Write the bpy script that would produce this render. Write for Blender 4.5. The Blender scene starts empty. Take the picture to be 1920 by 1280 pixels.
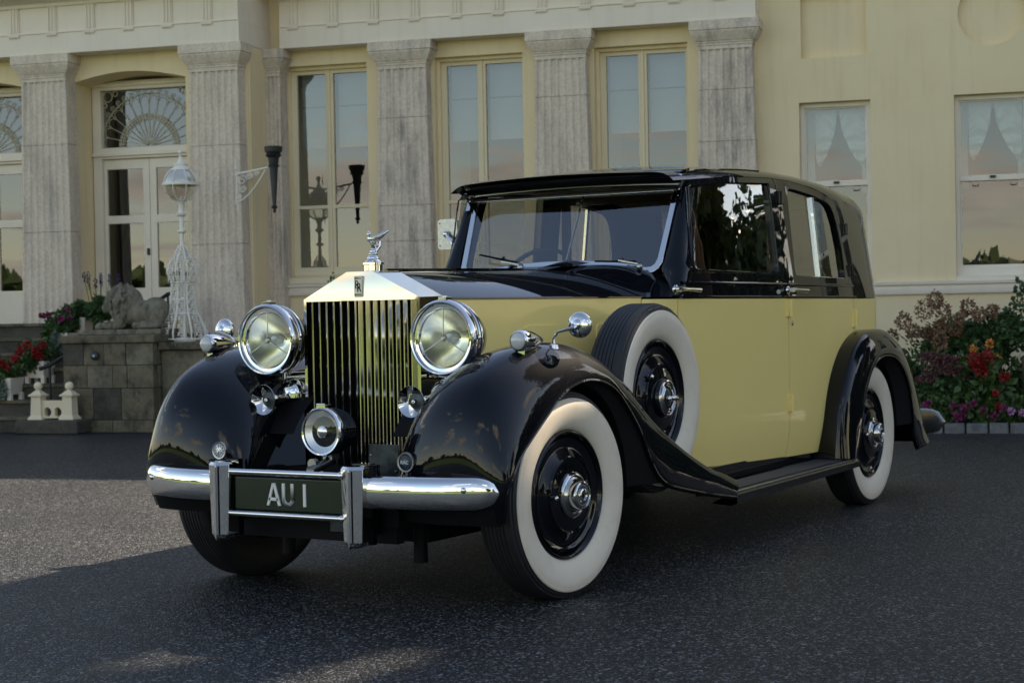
import bpy, bmesh, math, random
import numpy as np
from mathutils import Vector, Matrix
from mathutils.geometry import delaunay_2d_cdt
random.seed(7)
PI = math.pi
sc = bpy.context.scene
COL = sc.collection

CLOUD_SEED = 7.3
# ------------------------------------------------------------------ camera, light, exposure
camd = bpy.data.cameras.new("camera"); cam = bpy.data.objects.new("camera", camd); COL.objects.link(cam)
fw = Vector((-0.512, 0.859, -0.0144)).normalized()
yaw = -0.5378
fw = Vector((math.sin(yaw)*math.cos(-.0144), math.cos(yaw)*math.cos(-.0144), math.sin(-.0144)))
rt = fw.cross(Vector((0, 0, 1))).normalized(); up = rt.cross(fw)
rol = -0.0184
r2 = math.cos(rol)*rt + math.sin(rol)*up; u2 = -math.sin(rol)*rt + math.cos(rol)*up
cam.matrix_world = Matrix(((r2.x, u2.x, -fw.x, 4.1013), (r2.y, u2.y, -fw.y, -5.8869), (r2.z, u2.z, -fw.z, 1.1242), (0, 0, 0, 1)))
camd.sensor_width = 36; camd.lens = 3159.9*36/1920
camd.clip_start = .1; camd.clip_end = 2000
camd.dof.use_dof = True; camd.dof.focus_distance = 7.0; camd.dof.aperture_fstop = 7.0
sc.camera = cam

SUN_AZ = math.radians(24)      # to-sun direction, measured from +y towards +x
SUN_EL = math.radians(37)
world = bpy.data.worlds.new("World"); sc.world = world; world.use_nodes = True
wn = world.node_tree.nodes; wl = world.node_tree.links
for n in list(wn): wn.remove(n)
wo = wn.new('ShaderNodeOutputWorld'); bg = wn.new('ShaderNodeBackground'); bg.inputs[1].default_value = 0.10
sky = wn.new('ShaderNodeTexSky'); sky.sky_type = 'NISHITA'; sky.sun_disc = False
sky.sun_elevation = SUN_EL; sky.sun_rotation = SUN_AZ; sky.air_density = 1.0; sky.dust_density = 0.35; sky.ozone_density = 1.0
tc = wn.new('ShaderNodeTexCoord'); sx = wn.new('ShaderNodeSeparateXYZ'); wl.new(tc.outputs['Generated'], sx.inputs[0])
def wmath(op, a, b=None, c=None):
    n = wn.new('ShaderNodeMath'); n.operation = op
    for i, v in enumerate((a, b, c)):
        if v is None: continue
        if isinstance(v, (int, float)): n.inputs[i].default_value = v
        else: wl.new(v, n.inputs[i])
    return n.outputs[0]
zz = wmath('MAXIMUM', sx.outputs[2], 0.0); zd_ = wmath('ADD', zz, 0.16)
cx_ = wmath('DIVIDE', sx.outputs[0], zd_); cy_ = wmath('DIVIDE', sx.outputs[1], zd_)
cmb = wn.new('ShaderNodeCombineXYZ'); wl.new(cx_, cmb.inputs[0]); wl.new(cy_, cmb.inputs[1]); cmb.inputs[2].default_value = CLOUD_SEED
cn = wn.new('ShaderNodeTexNoise'); cn.inputs['Scale'].default_value = 1.35; cn.inputs['Detail'].default_value = 9; cn.inputs['Roughness'].default_value = .56
wl.new(cmb.outputs[0], cn.inputs['Vector'])
cr = wn.new('ShaderNodeMapRange'); cr.inputs[1].default_value = .535; cr.inputs[2].default_value = .60; fade = wn.new('ShaderNodeMapRange'); fade.inputs[1].default_value = .22; fade.inputs[2].default_value = .5; fade.inputs[3].default_value = 0.0; fade.inputs[4].default_value = .09; wl.new(zz, fade.inputs[0]); cs_ = wmath('SUBTRACT', cn.outputs[0], fade.outputs[0]); wl.new(cs_, cr.inputs[0])
cn2 = wn.new('ShaderNodeTexNoise'); cn2.inputs['Scale'].default_value = 4.0; cn2.inputs['Detail'].default_value = 5
wl.new(cmb.outputs[0], cn2.inputs['Vector'])
ccol = wn.new('ShaderNodeMix'); ccol.data_type = 'RGBA'; wl.new(cn2.outputs[0], ccol.inputs[0])
ccol.inputs[6].default_value = (3.6, 3.8, 3.8, 1); ccol.inputs[7].default_value = (9.6, 9.5, 8.8, 1)
mixw = wn.new('ShaderNodeMix'); mixw.data_type = 'RGBA'; wl.new(cr.outputs[0], mixw.inputs[0])
wl.new(sky.outputs[0], mixw.inputs[6]); wl.new(ccol.outputs[2], mixw.inputs[7])
wl.new(mixw.outputs[2], bg.inputs[0]); wl.new(bg.outputs[0], wo.inputs[0])

sund = bpy.data.lights.new("sun", 'SUN'); sund.energy = 5.0; sund.angle = math.radians(.53); sund.color = (1, .93, .82)
sun = bpy.data.objects.new("sun", sund); COL.objects.link(sun)
tosun = Vector((math.sin(SUN_AZ)*math.cos(SUN_EL), math.cos(SUN_AZ)*math.cos(SUN_EL), math.sin(SUN_EL)))
sun.rotation_euler = tosun.to_track_quat('Z', 'Y').to_euler(); sun.location = (8, 15, 18)
sc.view_settings.view_transform = 'Standard'; sc.view_settings.look = 'None'
sc.view_settings.exposure = 1.38; sc.view_settings.gamma = 1; sc.view_settings.use_curve_mapping = False
sc.view_settings.use_white_balance = True; sc.view_settings.white_balance_temperature = 7700; sc.view_settings.white_balance_tint = 14

# ------------------------------------------------------------------ materials
MATS = {}
class NT:
    def __init__(s, name):
        s.m = bpy.data.materials.new(name); s.m.use_nodes = True; s.t = s.m.node_tree
        s.N = s.t.nodes; s.L = s.t.links; s.b = s.N['Principled BSDF']; MATS[name] = s.m
    def new(s, t): return s.N.new(t)
    def link(s, a, b): s.L.new(a, b)
    def coord(s, scale=(1, 1, 1), kind='Object'):
        c = s.new('ShaderNodeTexCoord'); m = s.new('ShaderNodeMapping'); m.inputs['Scale'].default_value = scale
        s.link(c.outputs[kind], m.inputs[0]); return m.outputs[0]
    def noise(s, vec, scale, detail=4, rough=.5):
        n = s.new('ShaderNodeTexNoise'); n.inputs['Scale'].default_value = scale; n.inputs['Detail'].default_value = detail
        n.inputs['Roughness'].default_value = rough; s.link(vec, n.inputs['Vector']); return n.outputs[0]
    def ramp(s, f, stops):
        r = s.new('ShaderNodeValToRGB'); s.link(f, r.inputs[0]); e = r.color_ramp.elements
        while len(e) < len(stops): e.new(.5)
        for i, (p, c) in enumerate(stops): e[i].position = p; e[i].color = (*c, 1)
        return r.outputs[0]
    def mix(s, f, a, b, mode='MIX'):
        m = s.new('ShaderNodeMix'); m.data_type = 'RGBA'; m.blend_type = mode
        for k, v in ((0, f), (6, a), (7, b)):
            if isinstance(v, (int, float)): m.inputs[k].default_value = v
            elif isinstance(v, tuple): m.inputs[k].default_value = (*v, 1)
            else: s.link(v, m.inputs[k])
        return m.outputs[2]
    def math(s, op, a, b):
        m = s.new('ShaderNodeMath'); m.operation = op
        for k, v in ((0, a), (1, b)):
            if isinstance(v, (int, float)): m.inputs[k].default_value = v
            else: s.link(v, m.inputs[k])
        return m.outputs[0]
    def bump(s, h, strength=.3, dist=.01):
        b = s.new('ShaderNodeBump'); b.inputs['Strength'].default_value = strength; b.inputs['Distance'].default_value = dist
        s.link(h, b.inputs['Height']); s.link(b.outputs[0], s.b.inputs['Normal'])
def pbr(name, col, rough=.5, metal=0, coat=0, spec=.5, var=0, vscale=6, bump=0, bscale=60, bdist=.003, coat_rough=.03):
    t = NT(name); b = t.b
    b.inputs['Base Color'].default_value = (*col, 1); b.inputs['Roughness'].default_value = rough
    b.inputs['Metallic'].default_value = metal; b.inputs['Coat Weight'].default_value = coat
    b.inputs['Coat Roughness'].default_value = coat_rough; b.inputs['Specular IOR Level'].default_value = spec
    if var:
        v = t.coord(); n = t.noise(v, vscale, 6, .6)
        t.link(t.ramp(n, [(.3, tuple(c*(1-var) for c in col)), (.7, tuple(min(1, c*(1+var)) for c in col))]), b.inputs['Base Color'])
    if bump:
        v = t.coord(); t.bump(t.noise(v, bscale, 4, .6), bump, bdist)
    return t.m
BLK = pbr('black_enamel', (.0022, .0032, .006), .6, coat=1, spec=.02, coat_rough=.01); BLK.node_tree.nodes['Principled BSDF'].inputs['Coat IOR'].default_value = 1.42
YEL = pbr('primrose_enamel', (.96, .745, .27), .45, coat=.36, spec=.2, coat_rough=.03)
CHR = pbr('chrome', (.80, .79, .77), .035, metal=1)
CHD = pbr('brushed_metal', (.42, .42, .42), .3, metal=1, var=.15, vscale=40)
NIC = pbr('nickel_slats', (.62, .58, .50), .10, metal=1)
RUB = pbr('tyre_rubber', (.014, .015, .017), .55, var=.25, vscale=30, bump=.15, bscale=150)
DRK = pbr('dark_underbody', (.004, .004, .005), .7, spec=.2)
DRM = pbr('dark_metal_plate', (.05, .06, .07), .35, metal=.8, var=.4, vscale=25)
PLG = pbr('number_plate_enamel', (.010, .022, .004), .15, coat=1)
ALU = pbr('aluminium_letters', (.80, .78, .72), .5)
LEA = pbr('brown_leather', (.10, .045, .022), .45, var=.2, bump=.2)
LIN = pbr('grey_headlining', (.42, .38, .32), .8)
WOOD = pbr('walnut_trim', (.09, .035, .015), .3, coat=.6, var=.4, vscale=12)
RIB = pbr('ribbed_rubber', (.045, .045, .045), .5, var=.2)
# whitewall, slightly soiled
t = NT('whitewall_rubber'); v = t.coord(); n = t.noise(v, 9, 8, .7)
t.link(t.ramp(n, [(.25, (.70, .60, .47)), (.45, (.79, .70, .56)), (.8, (.83, .74, .61))]), t.b.inputs['Base Color'])
t.b.inputs['Roughness'].default_value = .5; t.bump(t.noise(v, 60, 3), .08, .002); WW = t.m

def glassmat(name, tint=(.86, .90, .88), refl=1.0, rough=0.0):
    t = NT(name); t.N.remove(t.b)
    tr = t.new('ShaderNodeBsdfTransparent'); tr.inputs[0].default_value = (*tint, 1)
    gl = t.new('ShaderNodeBsdfGlossy'); gl.inputs['Roughness'].default_value = rough; gl.inputs[0].default_value = (1, 1, 1, 1)
    fr = t.new('ShaderNodeFresnel'); fr.inputs[0].default_value = 1.52; ge = t.new('ShaderNodeNewGeometry')
    f = t.math('MULTIPLY', fr.outputs[0], refl); f = t.math('MINIMUM', f, 1.0); f2 = t.math('MULTIPLY', f, t.math('SUBTRACT', 1.0, ge.outputs['Backfacing']))
    mx = t.new('ShaderNodeMixShader'); t.link(f2, mx.inputs[0]); t.link(tr.outputs[0], mx.inputs[1]); t.link(gl.outputs[0], mx.inputs[2])
    t.link(mx.outputs[0], t.N['Material Output'].inputs[0]); return t.m
GLS = glassmat('car_window_glass', (.84, .84, .80), 2.3)
GLSW = glassmat('windscreen_glass', (.86, .85, .80), 3.6)
GLW = glassmat('house_window_glass', (.74, .78, .78), 2.6)
GLL = glassmat('lamp_glass', (.97, .98, .97), 1.0)
REF = pbr('silvered_reflector', (.93, .92, .80), .22, metal=1)
REFF = pbr('fog_reflector', (.95, .95, .92), .38, metal=1)
LNS = pbr('frosted_lens', (.55, .56, .55), .12, coat=1)

# asphalt: stones in dark binder
t = NT('asphalt'); v = t.coord()
vo = t.new('ShaderNodeTexVoronoi'); vo.inputs['Scale'].default_value = 115; t.link(v, vo.inputs['Vector'])
n1 = t.noise(v, 190, 3, .7); n2 = t.noise(v, .8, 5, .6)
st = t.ramp(vo.outputs['Color'], [(.0, (.0015, .002, .0028)), (.45, (.004, .0053, .007)), (.70, (.024, .028, .032)), (1., (.36, .36, .35))])
big = t.ramp(n2, [(.3, (.62, .66, .72)), (.7, (1.15, 1.14, 1.10))])
t.link(t.mix(1.0, st, big, 'MULTIPLY'), t.b.inputs['Base Color'])
h = t.math('ADD', t.math('MULTIPLY', vo.outputs['Distance'], -1.0), t.math('MULTIPLY', n1, .5))
t.bump(h, 1.0, .008); rr = t.ramp(n1, [(.3, (.32,)*3), (.7, (.62,)*3)]); t.link(rr, t.b.inputs['Roughness'])
t.b.inputs['Specular IOR Level'].default_value = .28
ASP = t.m
t = NT('lawn_grass'); v = t.coord(); n = t.noise(v, .4, 8, .7)
t.link(t.ramp(n, [(.3, (.07, .13, .02)), (.7, (.14, .22, .035))]), t.b.inputs['Base Color']); t.b.inputs['Roughness'].default_value = .8
t.bump(t.noise(v, 40, 3), .6, .03); LAWN = t.m
# painted render, faintly weathered
def render_paint(name, c1, c2, streak=.0):
    t = NT(name); v = t.coord(); n = t.noise(v, 1.3, 7, .62); n3 = t.noise(v, 14, 5, .6)
    base = t.ramp(n, [(.3, c1), (.7, c2)])
    vs = t.coord((9, 9, .7)); ns = t.noise(vs, 1.0, 6, .6)
    f = t.ramp(ns, [(.52, (0, 0, 0)), (.75, (streak,)*3)])
    t.link(t.mix(f, base, tuple(c*.42 for c in c1)), t.b.inputs['Base Color'])
    t.b.inputs['Roughness'].default_value = .75; t.bump(n3, .25, .006); return t.m
CREAM = render_paint('cream_render', (.77, .625, .385), (.83, .685, .445), .17)
CREAMR = render_paint('cream_frame_paint', (.72, .61, .41), (.78, .67, .47), .04)
WHITE = render_paint('white_cornice_paint', (.78, .69, .57), (.84, .75, .63), .14)
WPAINT = pbr('white_joinery_paint', (.80, .72, .60), .4, var=.05, vscale=3)
# weathered limestone
def stone(name, a, b, dark, amt, sc_=2.5, vs=(5, 5, 1.3)):
    t = NT(name); v = t.coord(); n = t.noise(v, sc_, 8, .65); ns = t.noise(t.coord(vs), 1.3, 8, .7); nf = t.noise(v, 30, 5, .7)
    base = t.ramp(n, [(.3, a), (.7, b)])
    f = t.ramp(ns, [(.47, (0, 0, 0)), (.68, (amt,)*3)])
    c = t.mix(f, base, dark)
    g = t.ramp(nf, [(.35, (.82,)*3), (.65, (1.08,)*3)])
    t.link(t.mix(1., c, g, 'MULTIPLY'), t.b.inputs['Base Color']); t.b.inputs['Roughness'].default_value = .85
    t.bump(nf, .35, .006); return t.m
LIME = stone('weathered_limestone', (.68, .575, .46), (.77, .66, .54), (.34, .30, .26), .5)
LIMED = stone('stained_limestone', (.65, .55, .45), (.75, .64, .53), (.22, .20, .18), .75)
MOSS = stone('mossy_sandstone', (.095, .08, .048), (.20, .165, .105), (.012, .014, .010), .95, 5, (4, 4, 3.2))
MOSS2 = stone('mossy_sandstone_pale', (.13, .115, .075), (.22, .19, .13), (.03, .033, .024), .85, 4, (3, 3, 2.2))
DSTONE = stone('dark_step_stone', (.05, .045, .035), (.10, .085, .062), (.012, .012, .01), .8, 5, (2, 2, 3))
LIONM = stone('lion_stone', (.15, .135, .095), (.25, .225, .165), (.03, .03, .022), .9, 9, (10, 10, 8))
IRONB = pbr('black_ironwork', (.012, .013, .014), .45)
WIRON = pbr('white_ironwork', (.82, .78, .70), .45)
TRAC = pbr('cream_tracery', (.60, .55, .40), .5)
SETT = stone('granite_sett', (.12, .12, .12), (.20, .20, .20), (.05, .05, .05), .6, 8)
SOIL = pbr('soil', (.02, .014, .009), .95, var=.4, vscale=20)
BLIND = pbr('roller_blind', (.50, .53, .50), .8)
CURT = pbr('white_curtain', (.84, .86, .82), .8)
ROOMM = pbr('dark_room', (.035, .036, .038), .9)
def leafmat(name, a, b):
    t = NT(name); oi = t.new('ShaderNodeNewGeometry'); v = t.coord(); n = t.noise(v, 7, 3)
    t.link(t.ramp(n, [(.3, a), (.7, b)]), t.b.inputs['Base Color']); t.b.inputs['Roughness'].default_value = .55
    return t.m
LF1 = leafmat('leaf_dark_green', (.022, .062, .018), (.06, .125, .032))
LF2 = leafmat('leaf_mid_green', (.03, .075, .02), (.08, .14, .03))
LF3 = leafmat('leaf_silver_green', (.09, .13, .10), (.17, .22, .17))
LFT = leafmat('tree_leaf', (.022, .042, .012), (.06, .085, .022))
BARK = pbr('bark', (.07, .05, .035), .9, var=.4, bump=.5, bscale=30)
def petal(n, c): return pbr(n, c, .6, var=.25, vscale=30)
PRED = petal('red_petals', (.28, .008, .009)); PPNK = petal('magenta_petals', (.20, .02, .09)); PHYD = petal('rusty_hydrangea_petals', (.24, .135, .075))
PLIL = petal('lilac_petals', (.50, .22, .42)); PORG = petal('orange_petals', (.65, .25, .05)); PAST = petal('mauve_plume_petals', (.13, .04, .045)); PLAV = petal('lavender_spikes', (.05, .035, .11)); PWHT = petal('white_petals', (.7, .66, .62))
EMB = pbr('blue_enamel', (.03, .09, .20), .3, coat=1)

# ------------------------------------------------------------------ mesh helpers
class MB:
    def __init__(s): s.v = []; s.f = []
    def add(s, vs, fs):
        o = len(s.v); s.v += [tuple(p) for p in vs]; s.f += [tuple(i+o for i in f) for f in fs]; return s
    def box(s, x0, x1, y0, y1, z0, z1):
        vs = [(x, y, z) for z in (z0, z1) for y in (y0, y1) for x in (x0, x1)]
        return s.add(vs, [(0, 2, 3, 1), (4, 5, 7, 6), (0, 1, 5, 4), (2, 6, 7, 3), (0, 4, 6, 2), (1, 3, 7, 5)])
    def obox(s, c, ax, ay, az):   # oriented box: centre + three half vectors
        c = Vector(c); ax = Vector(ax); ay = Vector(ay); az = Vector(az)
        vs = [c+i*ax+j*ay+k*az for k in (-1, 1) for j in (-1, 1) for i in (-1, 1)]
        return s.add(vs, [(0, 2, 3, 1), (4, 5, 7, 6), (0, 1, 5, 4), (2, 6, 7, 3), (0, 4, 6, 2), (1, 3, 7, 5)])
    def grid(s, rows, close_u=False, close_v=False):
        m = len(rows); n = len(rows[0]); vs = [p for r in rows for p in r]; fs = []
        for i in range(m if close_u else m-1):
            for j in range(n if close_v else n-1):
                a = i*n+j; b = i*n+(j+1) % n; c = ((i+1) % m)*n+(j+1) % n; d = ((i+1) % m)*n+j
                fs.append((a, b, c, d))
        return s.add(vs, fs)
    def tube(s, pts, r, n=8, caps=True, closed=False):
        pts = [Vector(p) for p in pts]; m = len(pts); rs = r if isinstance(r, (list, tuple)) else [r]*m
        T = []
        for i in range(m):
            a = pts[(i-1) % m] if (closed or i > 0) else pts[i]; b = pts[(i+1) % m] if (closed or i < m-1) else pts[i]
            d = b-a; T.append(d.normalized() if d.length > 1e-9 else Vector((0, 0, 1)))
        ref = Vector((0, 0, 1)) if abs(T[0].z) < .9 else Vector((1, 0, 0)); N = (ref-ref.dot(T[0])*T[0]).normalized(); rows = []
        for i in range(m):
            N = (N-N.dot(T[i])*T[i]); N = N.normalized() if N.length > 1e-6 else T[i].orthogonal().normalized()
            Bn = T[i].cross(N)
            rows.append([pts[i]+rs[i]*(math.cos(2*PI*k/n)*N+math.sin(2*PI*k/n)*Bn) for k in range(n)])
        o = len(s.v); s.grid(rows, closed, True)
        if caps and not closed:
            s.f.append(tuple(o+k for k in range(n))[::-1]); s.f.append(tuple(o+(m-1)*n+k for k in range(n)))
        return s
    def lathe(s, prof, c=(0, 0, 0), axis='z', n=24, caps=True, a0=0, a1=2*PI):
        rows = []; full = abs(a1-a0-2*PI) < 1e-6
        ks = range(n) if full else range(n+1)
        for h, r in prof:
            row = []
            for k in ks:
                a = a0+(a1-a0)*k/n; u, w = r*math.cos(a), r*math.sin(a)
                p = {'z': (u, w, h), 'x': (h, u, w), 'y': (w, h, u)}[axis] if isinstance(axis, str) else tuple(Vector(axis[0])*h+Vector(axis[1])*u+Vector(axis[2])*w)
                row.append((c[0]+p[0], c[1]+p[1], c[2]+p[2]))
            rows.append(row)
        o = len(s.v); s.grid(rows, False, full)
        if caps and full:
            nn = n
            if prof[0][1] > 1e-5: s.f.append(tuple(o+k for k in range(nn))[::-1])
            if prof[-1][1] > 1e-5: s.f.append(tuple(o+(len(prof)-1)*nn+k for k in range(nn)))
        return s
    def ball(s, c, r, n=12, m=8):
        r = r if isinstance(r, (tuple, list)) else (r, r, r); rows = []
        for i in range(m+1):
            t = PI*i/m; rows.append([(c[0]+r[0]*math.sin(t)*math.cos(2*PI*k/n), c[1]+r[1]*math.sin(t)*math.sin(2*PI*k/n), c[2]-r[2]*math.cos(t)) for k in range(n)])
        return s.grid(rows, False, True)
    def prism(s, poly, f0, f1):
        n = len(poly); a = [f0(*p) for p in poly]; b = [f1(*p) for p in poly]
        return s.add(a+b, [tuple(range(n))[::-1], tuple(range(n, 2*n))]+[(i, (i+1) % n, n+(i+1) % n, n+i) for i in range(n)])
    def xf(s, M, start=0):
        for i in range(start, len(s.v)): s.v[i] = tuple(M @ Vector(s.v[i]))
        return s
def build(mb, name, mat, parent=None, sharp=38, bevel=0, subsurf=0, weld=True, seg=2, flat=False):
    me = bpy.data.meshes.new(name); me.from_pydata([tuple(p) for p in mb.v], [], mb.f)
    bm = bmesh.new(); bm.from_mesh(me)
    if weld: bmesh.ops.remove_doubles(bm, verts=bm.verts, dist=1e-5)
    bmesh.ops.dissolve_degenerate(bm, edges=bm.edges, dist=1e-6)
    bmesh.ops.recalc_face_normals(bm, faces=bm.faces)
    if not flat:
        lim = math.radians(sharp)
        for e in bm.edges:
            if len(e.link_faces) == 2: e.smooth = e.calc_face_angle(0) < lim
        for f in bm.faces: f.smooth = True
    bm.to_mesh(me); bm.free()
    me.materials.append(mat)
    o = bpy.data.objects.new(name, me); COL.objects.link(o)
    if parent: o.parent = parent
    if bevel:
        m = o.modifiers.new('bevel', 'BEVEL'); m.width = bevel; m.segments = seg; m.limit_method = 'ANGLE'; m.angle_limit = math.radians(40); m.use_clamp_overlap = True; m.harden_normals = True
    if subsurf:
        m = o.modifiers.new('subsurf', 'SUBSURF'); m.levels = subsurf; m.render_levels = subsurf
    return o
def tag(o, label=None, cat=None, group=None, kind=None):
    if label: o['label'] = label
    if cat: o['category'] = cat
    if group: o['group'] = group
    if kind: o['kind'] = kind
    return o
def empty(name, loc=(0, 0, 0), rz=0):
    o = bpy.data.objects.new(name, None); COL.objects.link(o); o.location = loc; o.rotation_euler = (0, 0, rz); o.empty_display_size = .2
    return o
def kids(o): return [c for c in bpy.data.objects if c.parent == o]
def copy_tree(o, parent=None):
    c = o.copy(); COL.objects.link(c)
    if parent is not None or o.parent is None: c.parent = parent
    for ch in kids(o): copy_tree(ch, c)
    return c
def place(part, parent):
    """make a copied/own part a child keeping coordinates"""
    part.parent = parent; return part
def text(name, s, size, mat, parent, M, ext=.002, wx=1.0, bevel=0):
    cu = bpy.data.curves.new(name, 'FONT'); cu.body = s; cu.size = size; cu.extrude = ext; cu.align_x = 'CENTER'; cu.align_y = 'CENTER'; cu.bevel_depth = bevel
    to = bpy.data.objects.new(name+'_tmp', cu); COL.objects.link(to)
    dg = bpy.context.evaluated_depsgraph_get(); me = bpy.data.meshes.new_from_object(to.evaluated_get(dg))
    bpy.data.objects.remove(to); me.transform(M @ Matrix.Diagonal((wx, 1, 1, 1))); me.name = name
    me.materials.clear(); me.materials.append(mat)
    o = bpy.data.objects.new(name, me); COL.objects.link(o)
    if parent: o.parent = parent
    return o
def inpoly(x, y, P):
    c = False; n = len(P); j = n-1
    for i in range(n):
        if ((P[i][1] > y) != (P[j][1] > y)) and (x < (P[j][0]-P[i][0])*(y-P[i][1])/(P[j][1]-P[i][1])+P[i][0]): c = not c
        j = i
    return c
def resample(P, d, closed=True):
    out = []; n = len(P)
    for i in range(n if closed else n-1):
        a = P[i]; b = P[(i+1) % n]; L = math.hypot(b[0]-a[0], b[1]-a[1]); k = max(1, int(round(L/d)))
        out += [(a[0]+(b[0]-a[0])*j/k, a[1]+(b[1]-a[1])*j/k) for j in range(k)]
    if not closed: out.append(P[-1])
    return out
def plate(outer, holes, fmap, bmap, d=None, step=None):
    """2D outline with holes -> closed plate between two mapped surfaces"""
    if d: outer = resample(outer, d); holes = [resample(h, d) for h in holes]
    loops = [outer]+holes; pts = []; edges = []
    for lp in loops:
        o = len(pts); pts += [Vector(p) for p in lp]; edges += [(o+i, o+(i+1) % len(lp)) for i in range(len(lp))]
    nb = len(pts)
    if step:
        xs = [p[0] for p in outer]; ys = [p[1] for p in outer]
        bnd = np.array([(p.x, p.y) for p in pts])
        y = min(ys)+step*.5
        while y < max(ys):
            x = min(xs)+step*.5
            while x < max(xs):
                if inpoly(x, y, outer) and not any(inpoly(x, y, h) for h in holes) and np.min(np.hypot(bnd[:, 0]-x, bnd[:, 1]-y)) > step*.45: pts.append(Vector((x, y)))
                x += step
            y += step
    r = delaunay_2d_cdt(pts, edges, [], 0, 1e-6)
    V = r[0]; F = []
    for f in r[2]:
        cx = sum(V[i].x for i in f)/len(f); cy = sum(V[i].y for i in f)/len(f)
        if inpoly(cx, cy, outer) and not any(inpoly(cx, cy, h) for h in holes): F.append(tuple(f))
    mb = MB(); n = len(V)
    mb.add([fmap(v.x, v.y) for v in V]+[bmap(v.x, v.y) for v in V], F+[tuple(i+n for i in f)[::-1] for f in F])
    cnt = {}
    for f in F:
        for i in range(len(f)):
            a, b = f[i], f[(i+1) % len(f)]; cnt.setdefault((min(a, b), max(a, b)), []).append((a, b))
    for k, l in cnt.items():
        if len(l) == 1: a, b = l[0]; mb.f.append((b, a, a+n, b+n))
    return mb
def rrect(x0, y0, x1, y1, r, n=5):
    r = r if isinstance(r, (tuple, list)) else (r,)*4; P = []
    for (cx, cy, a, rr) in ((x0+r[0], y0+r[0], PI, r[0]), (x1-r[1], y0+r[1], 1.5*PI, r[1]), (x1-r[2], y1-r[2], 0, r[2]), (x0+r[3], y1-r[3], .5*PI, r[3])):
        P += [(cx+rr*math.cos(a+.5*PI*k/n), cy+rr*math.sin(a+.5*PI*k/n)) for k in range(n+1)]
    return P
def interp(x, xs, ys):
    return float(np.interp(x, xs, ys))
def catmull(P, t):
    """P: array (n,k); t in [0,n-1]"""
    n = len(P); i = min(int(t), n-2); u = t-i
    p0 = P[max(i-1, 0)]; p1 = P[i]; p2 = P[i+1]; p3 = P[min(i+2, n-1)]
    return .5*((2*p1)+(-p0+p2)*u+(2*p0-5*p1+4*p2-p3)*u*u+(-p0+3*p1-3*p2+p3)*u**3)
def leaf_mesh(pts, nrm, size, rng, aspect=.5, up=0.2, fold=True):
    """leaf quads (two triangles folded) around points"""
    n = len(pts); d = rng.normal(size=(n, 3)); d[:, 2] += up; d = d+nrm*.6; d /= np.linalg.norm(d, axis=1)[:, None]
    a = rng.normal(size=(n, 3)); a -= (a*d).sum(1)[:, None]*d; a /= np.linalg.norm(a, axis=1)[:, None]
    s = size*rng.uniform(.6, 1.3, size=(n, 1)); w = s*aspect*.5
    q = np.stack([pts-a*0, pts+d*s*.5+a*w, pts+d*s, pts+d*s*.5-a*w], 1).reshape(-1, 3)
    return q
def mesh_from_quads(name, q, mat, parent=None):
    n = len(q)//4; me = bpy.data.meshes.new(name); me.vertices.add(n*4); me.vertices.foreach_set('co', q.astype(np.float32).ravel())
    me.loops.add(n*4); me.loops.foreach_set('vertex_index', np.arange(n*4, dtype=np.int32))
    me.polygons.add(n); me.polygons.foreach_set('loop_start', np.arange(0, n*4, 4, dtype=np.int32))
    me.update(calc_edges=True); me.validate(); me.materials.append(mat)
    o = bpy.data.objects.new(name, me); COL.objects.link(o)
    if parent: o.parent = parent
    return o
def blob_points(rng, n, c, r, clumps=14, cr=.38, shell=.5):
    c = np.array(c); r = np.array(r)
    u = rng.normal(size=(clumps, 3)); u /= np.linalg.norm(u, axis=1)[:, None]; cc = c+u*r*rng.uniform(.25, .8, size=(clumps, 1))
    k = rng.integers(0, clumps, n); w = rng.normal(size=(n, 3)); w /= np.linalg.norm(w, axis=1)[:, None]
    sz = rng.uniform(.6, 1.2, size=(clumps, 1))[k]
    p = cc[k]+w*r*cr*sz*rng.uniform(shell, 1, size=(n, 1)); return p, w
# ------------------------------------------------------------------ ground
def P2(o): return o
g = MB(); g.add([(-900, -900, -.02), (900, -900, -.02), (900, 900, -.02), (-900, 900, -.02)], [(0, 1, 2, 3)])
tag(build(g, 'lawn', LAWN, flat=True), kind='structure')
g = MB(); g.add([(-40, -9.5, 0), (30, -9.5, 0), (30, 40, 0), (-40, 40, 0)], [(0, 1, 2, 3)])
tag(build(g, 'forecourt', ASP, flat=True), kind='structure')
# building frame: s along the facade, n out towards the forecourt
BE = 0.26006; O_ = Vector((-1.0414, 11.4257, 0)); DS = Vector((math.cos(BE), math.sin(BE), 0)); DN = Vector((math.sin(BE), -math.cos(BE), 0))
MBLD = Matrix(((DS.x, DN.x, 0, O_.x), (DS.y, DN.y, 0, O_.y), (0, 0, 1, 0), (0, 0, 0, 1)))
def b_empty(name, s, n, z=0):
    """an Empty in the building frame; children use coordinates relative to it"""
    o = empty(name); o.matrix_world = MBLD @ Matrix.Translation((s, n, z)); return o
def rel(mb, s, n, z=0):
    for i, p in enumerate(mb.v): mb.v[i] = (p[0]-s, p[1]-n, p[2]-z)
    return mb
house = b_empty('mansion', -4, 0); tag(house, 'cream mansion with stone pilasters and tall windows behind the car', 'building')
def hb(mb, name, mat, parent=None, **k): return build(rel(mb, -4, 0), name, mat, parent or house, **k)
def wall(poly, holes, n0, n1, name, mat, **k):
    mb = plate(poly, holes, lambda s, z: (s, n1, z), lambda s, z: (s, n0, z)); return hb(mb, name, mat, **k)
def rect(s0, z0, s1, z1): return [(s0, z0), (s1, z0), (s1, z1), (s0, z1)]
GRND = -.05
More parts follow.
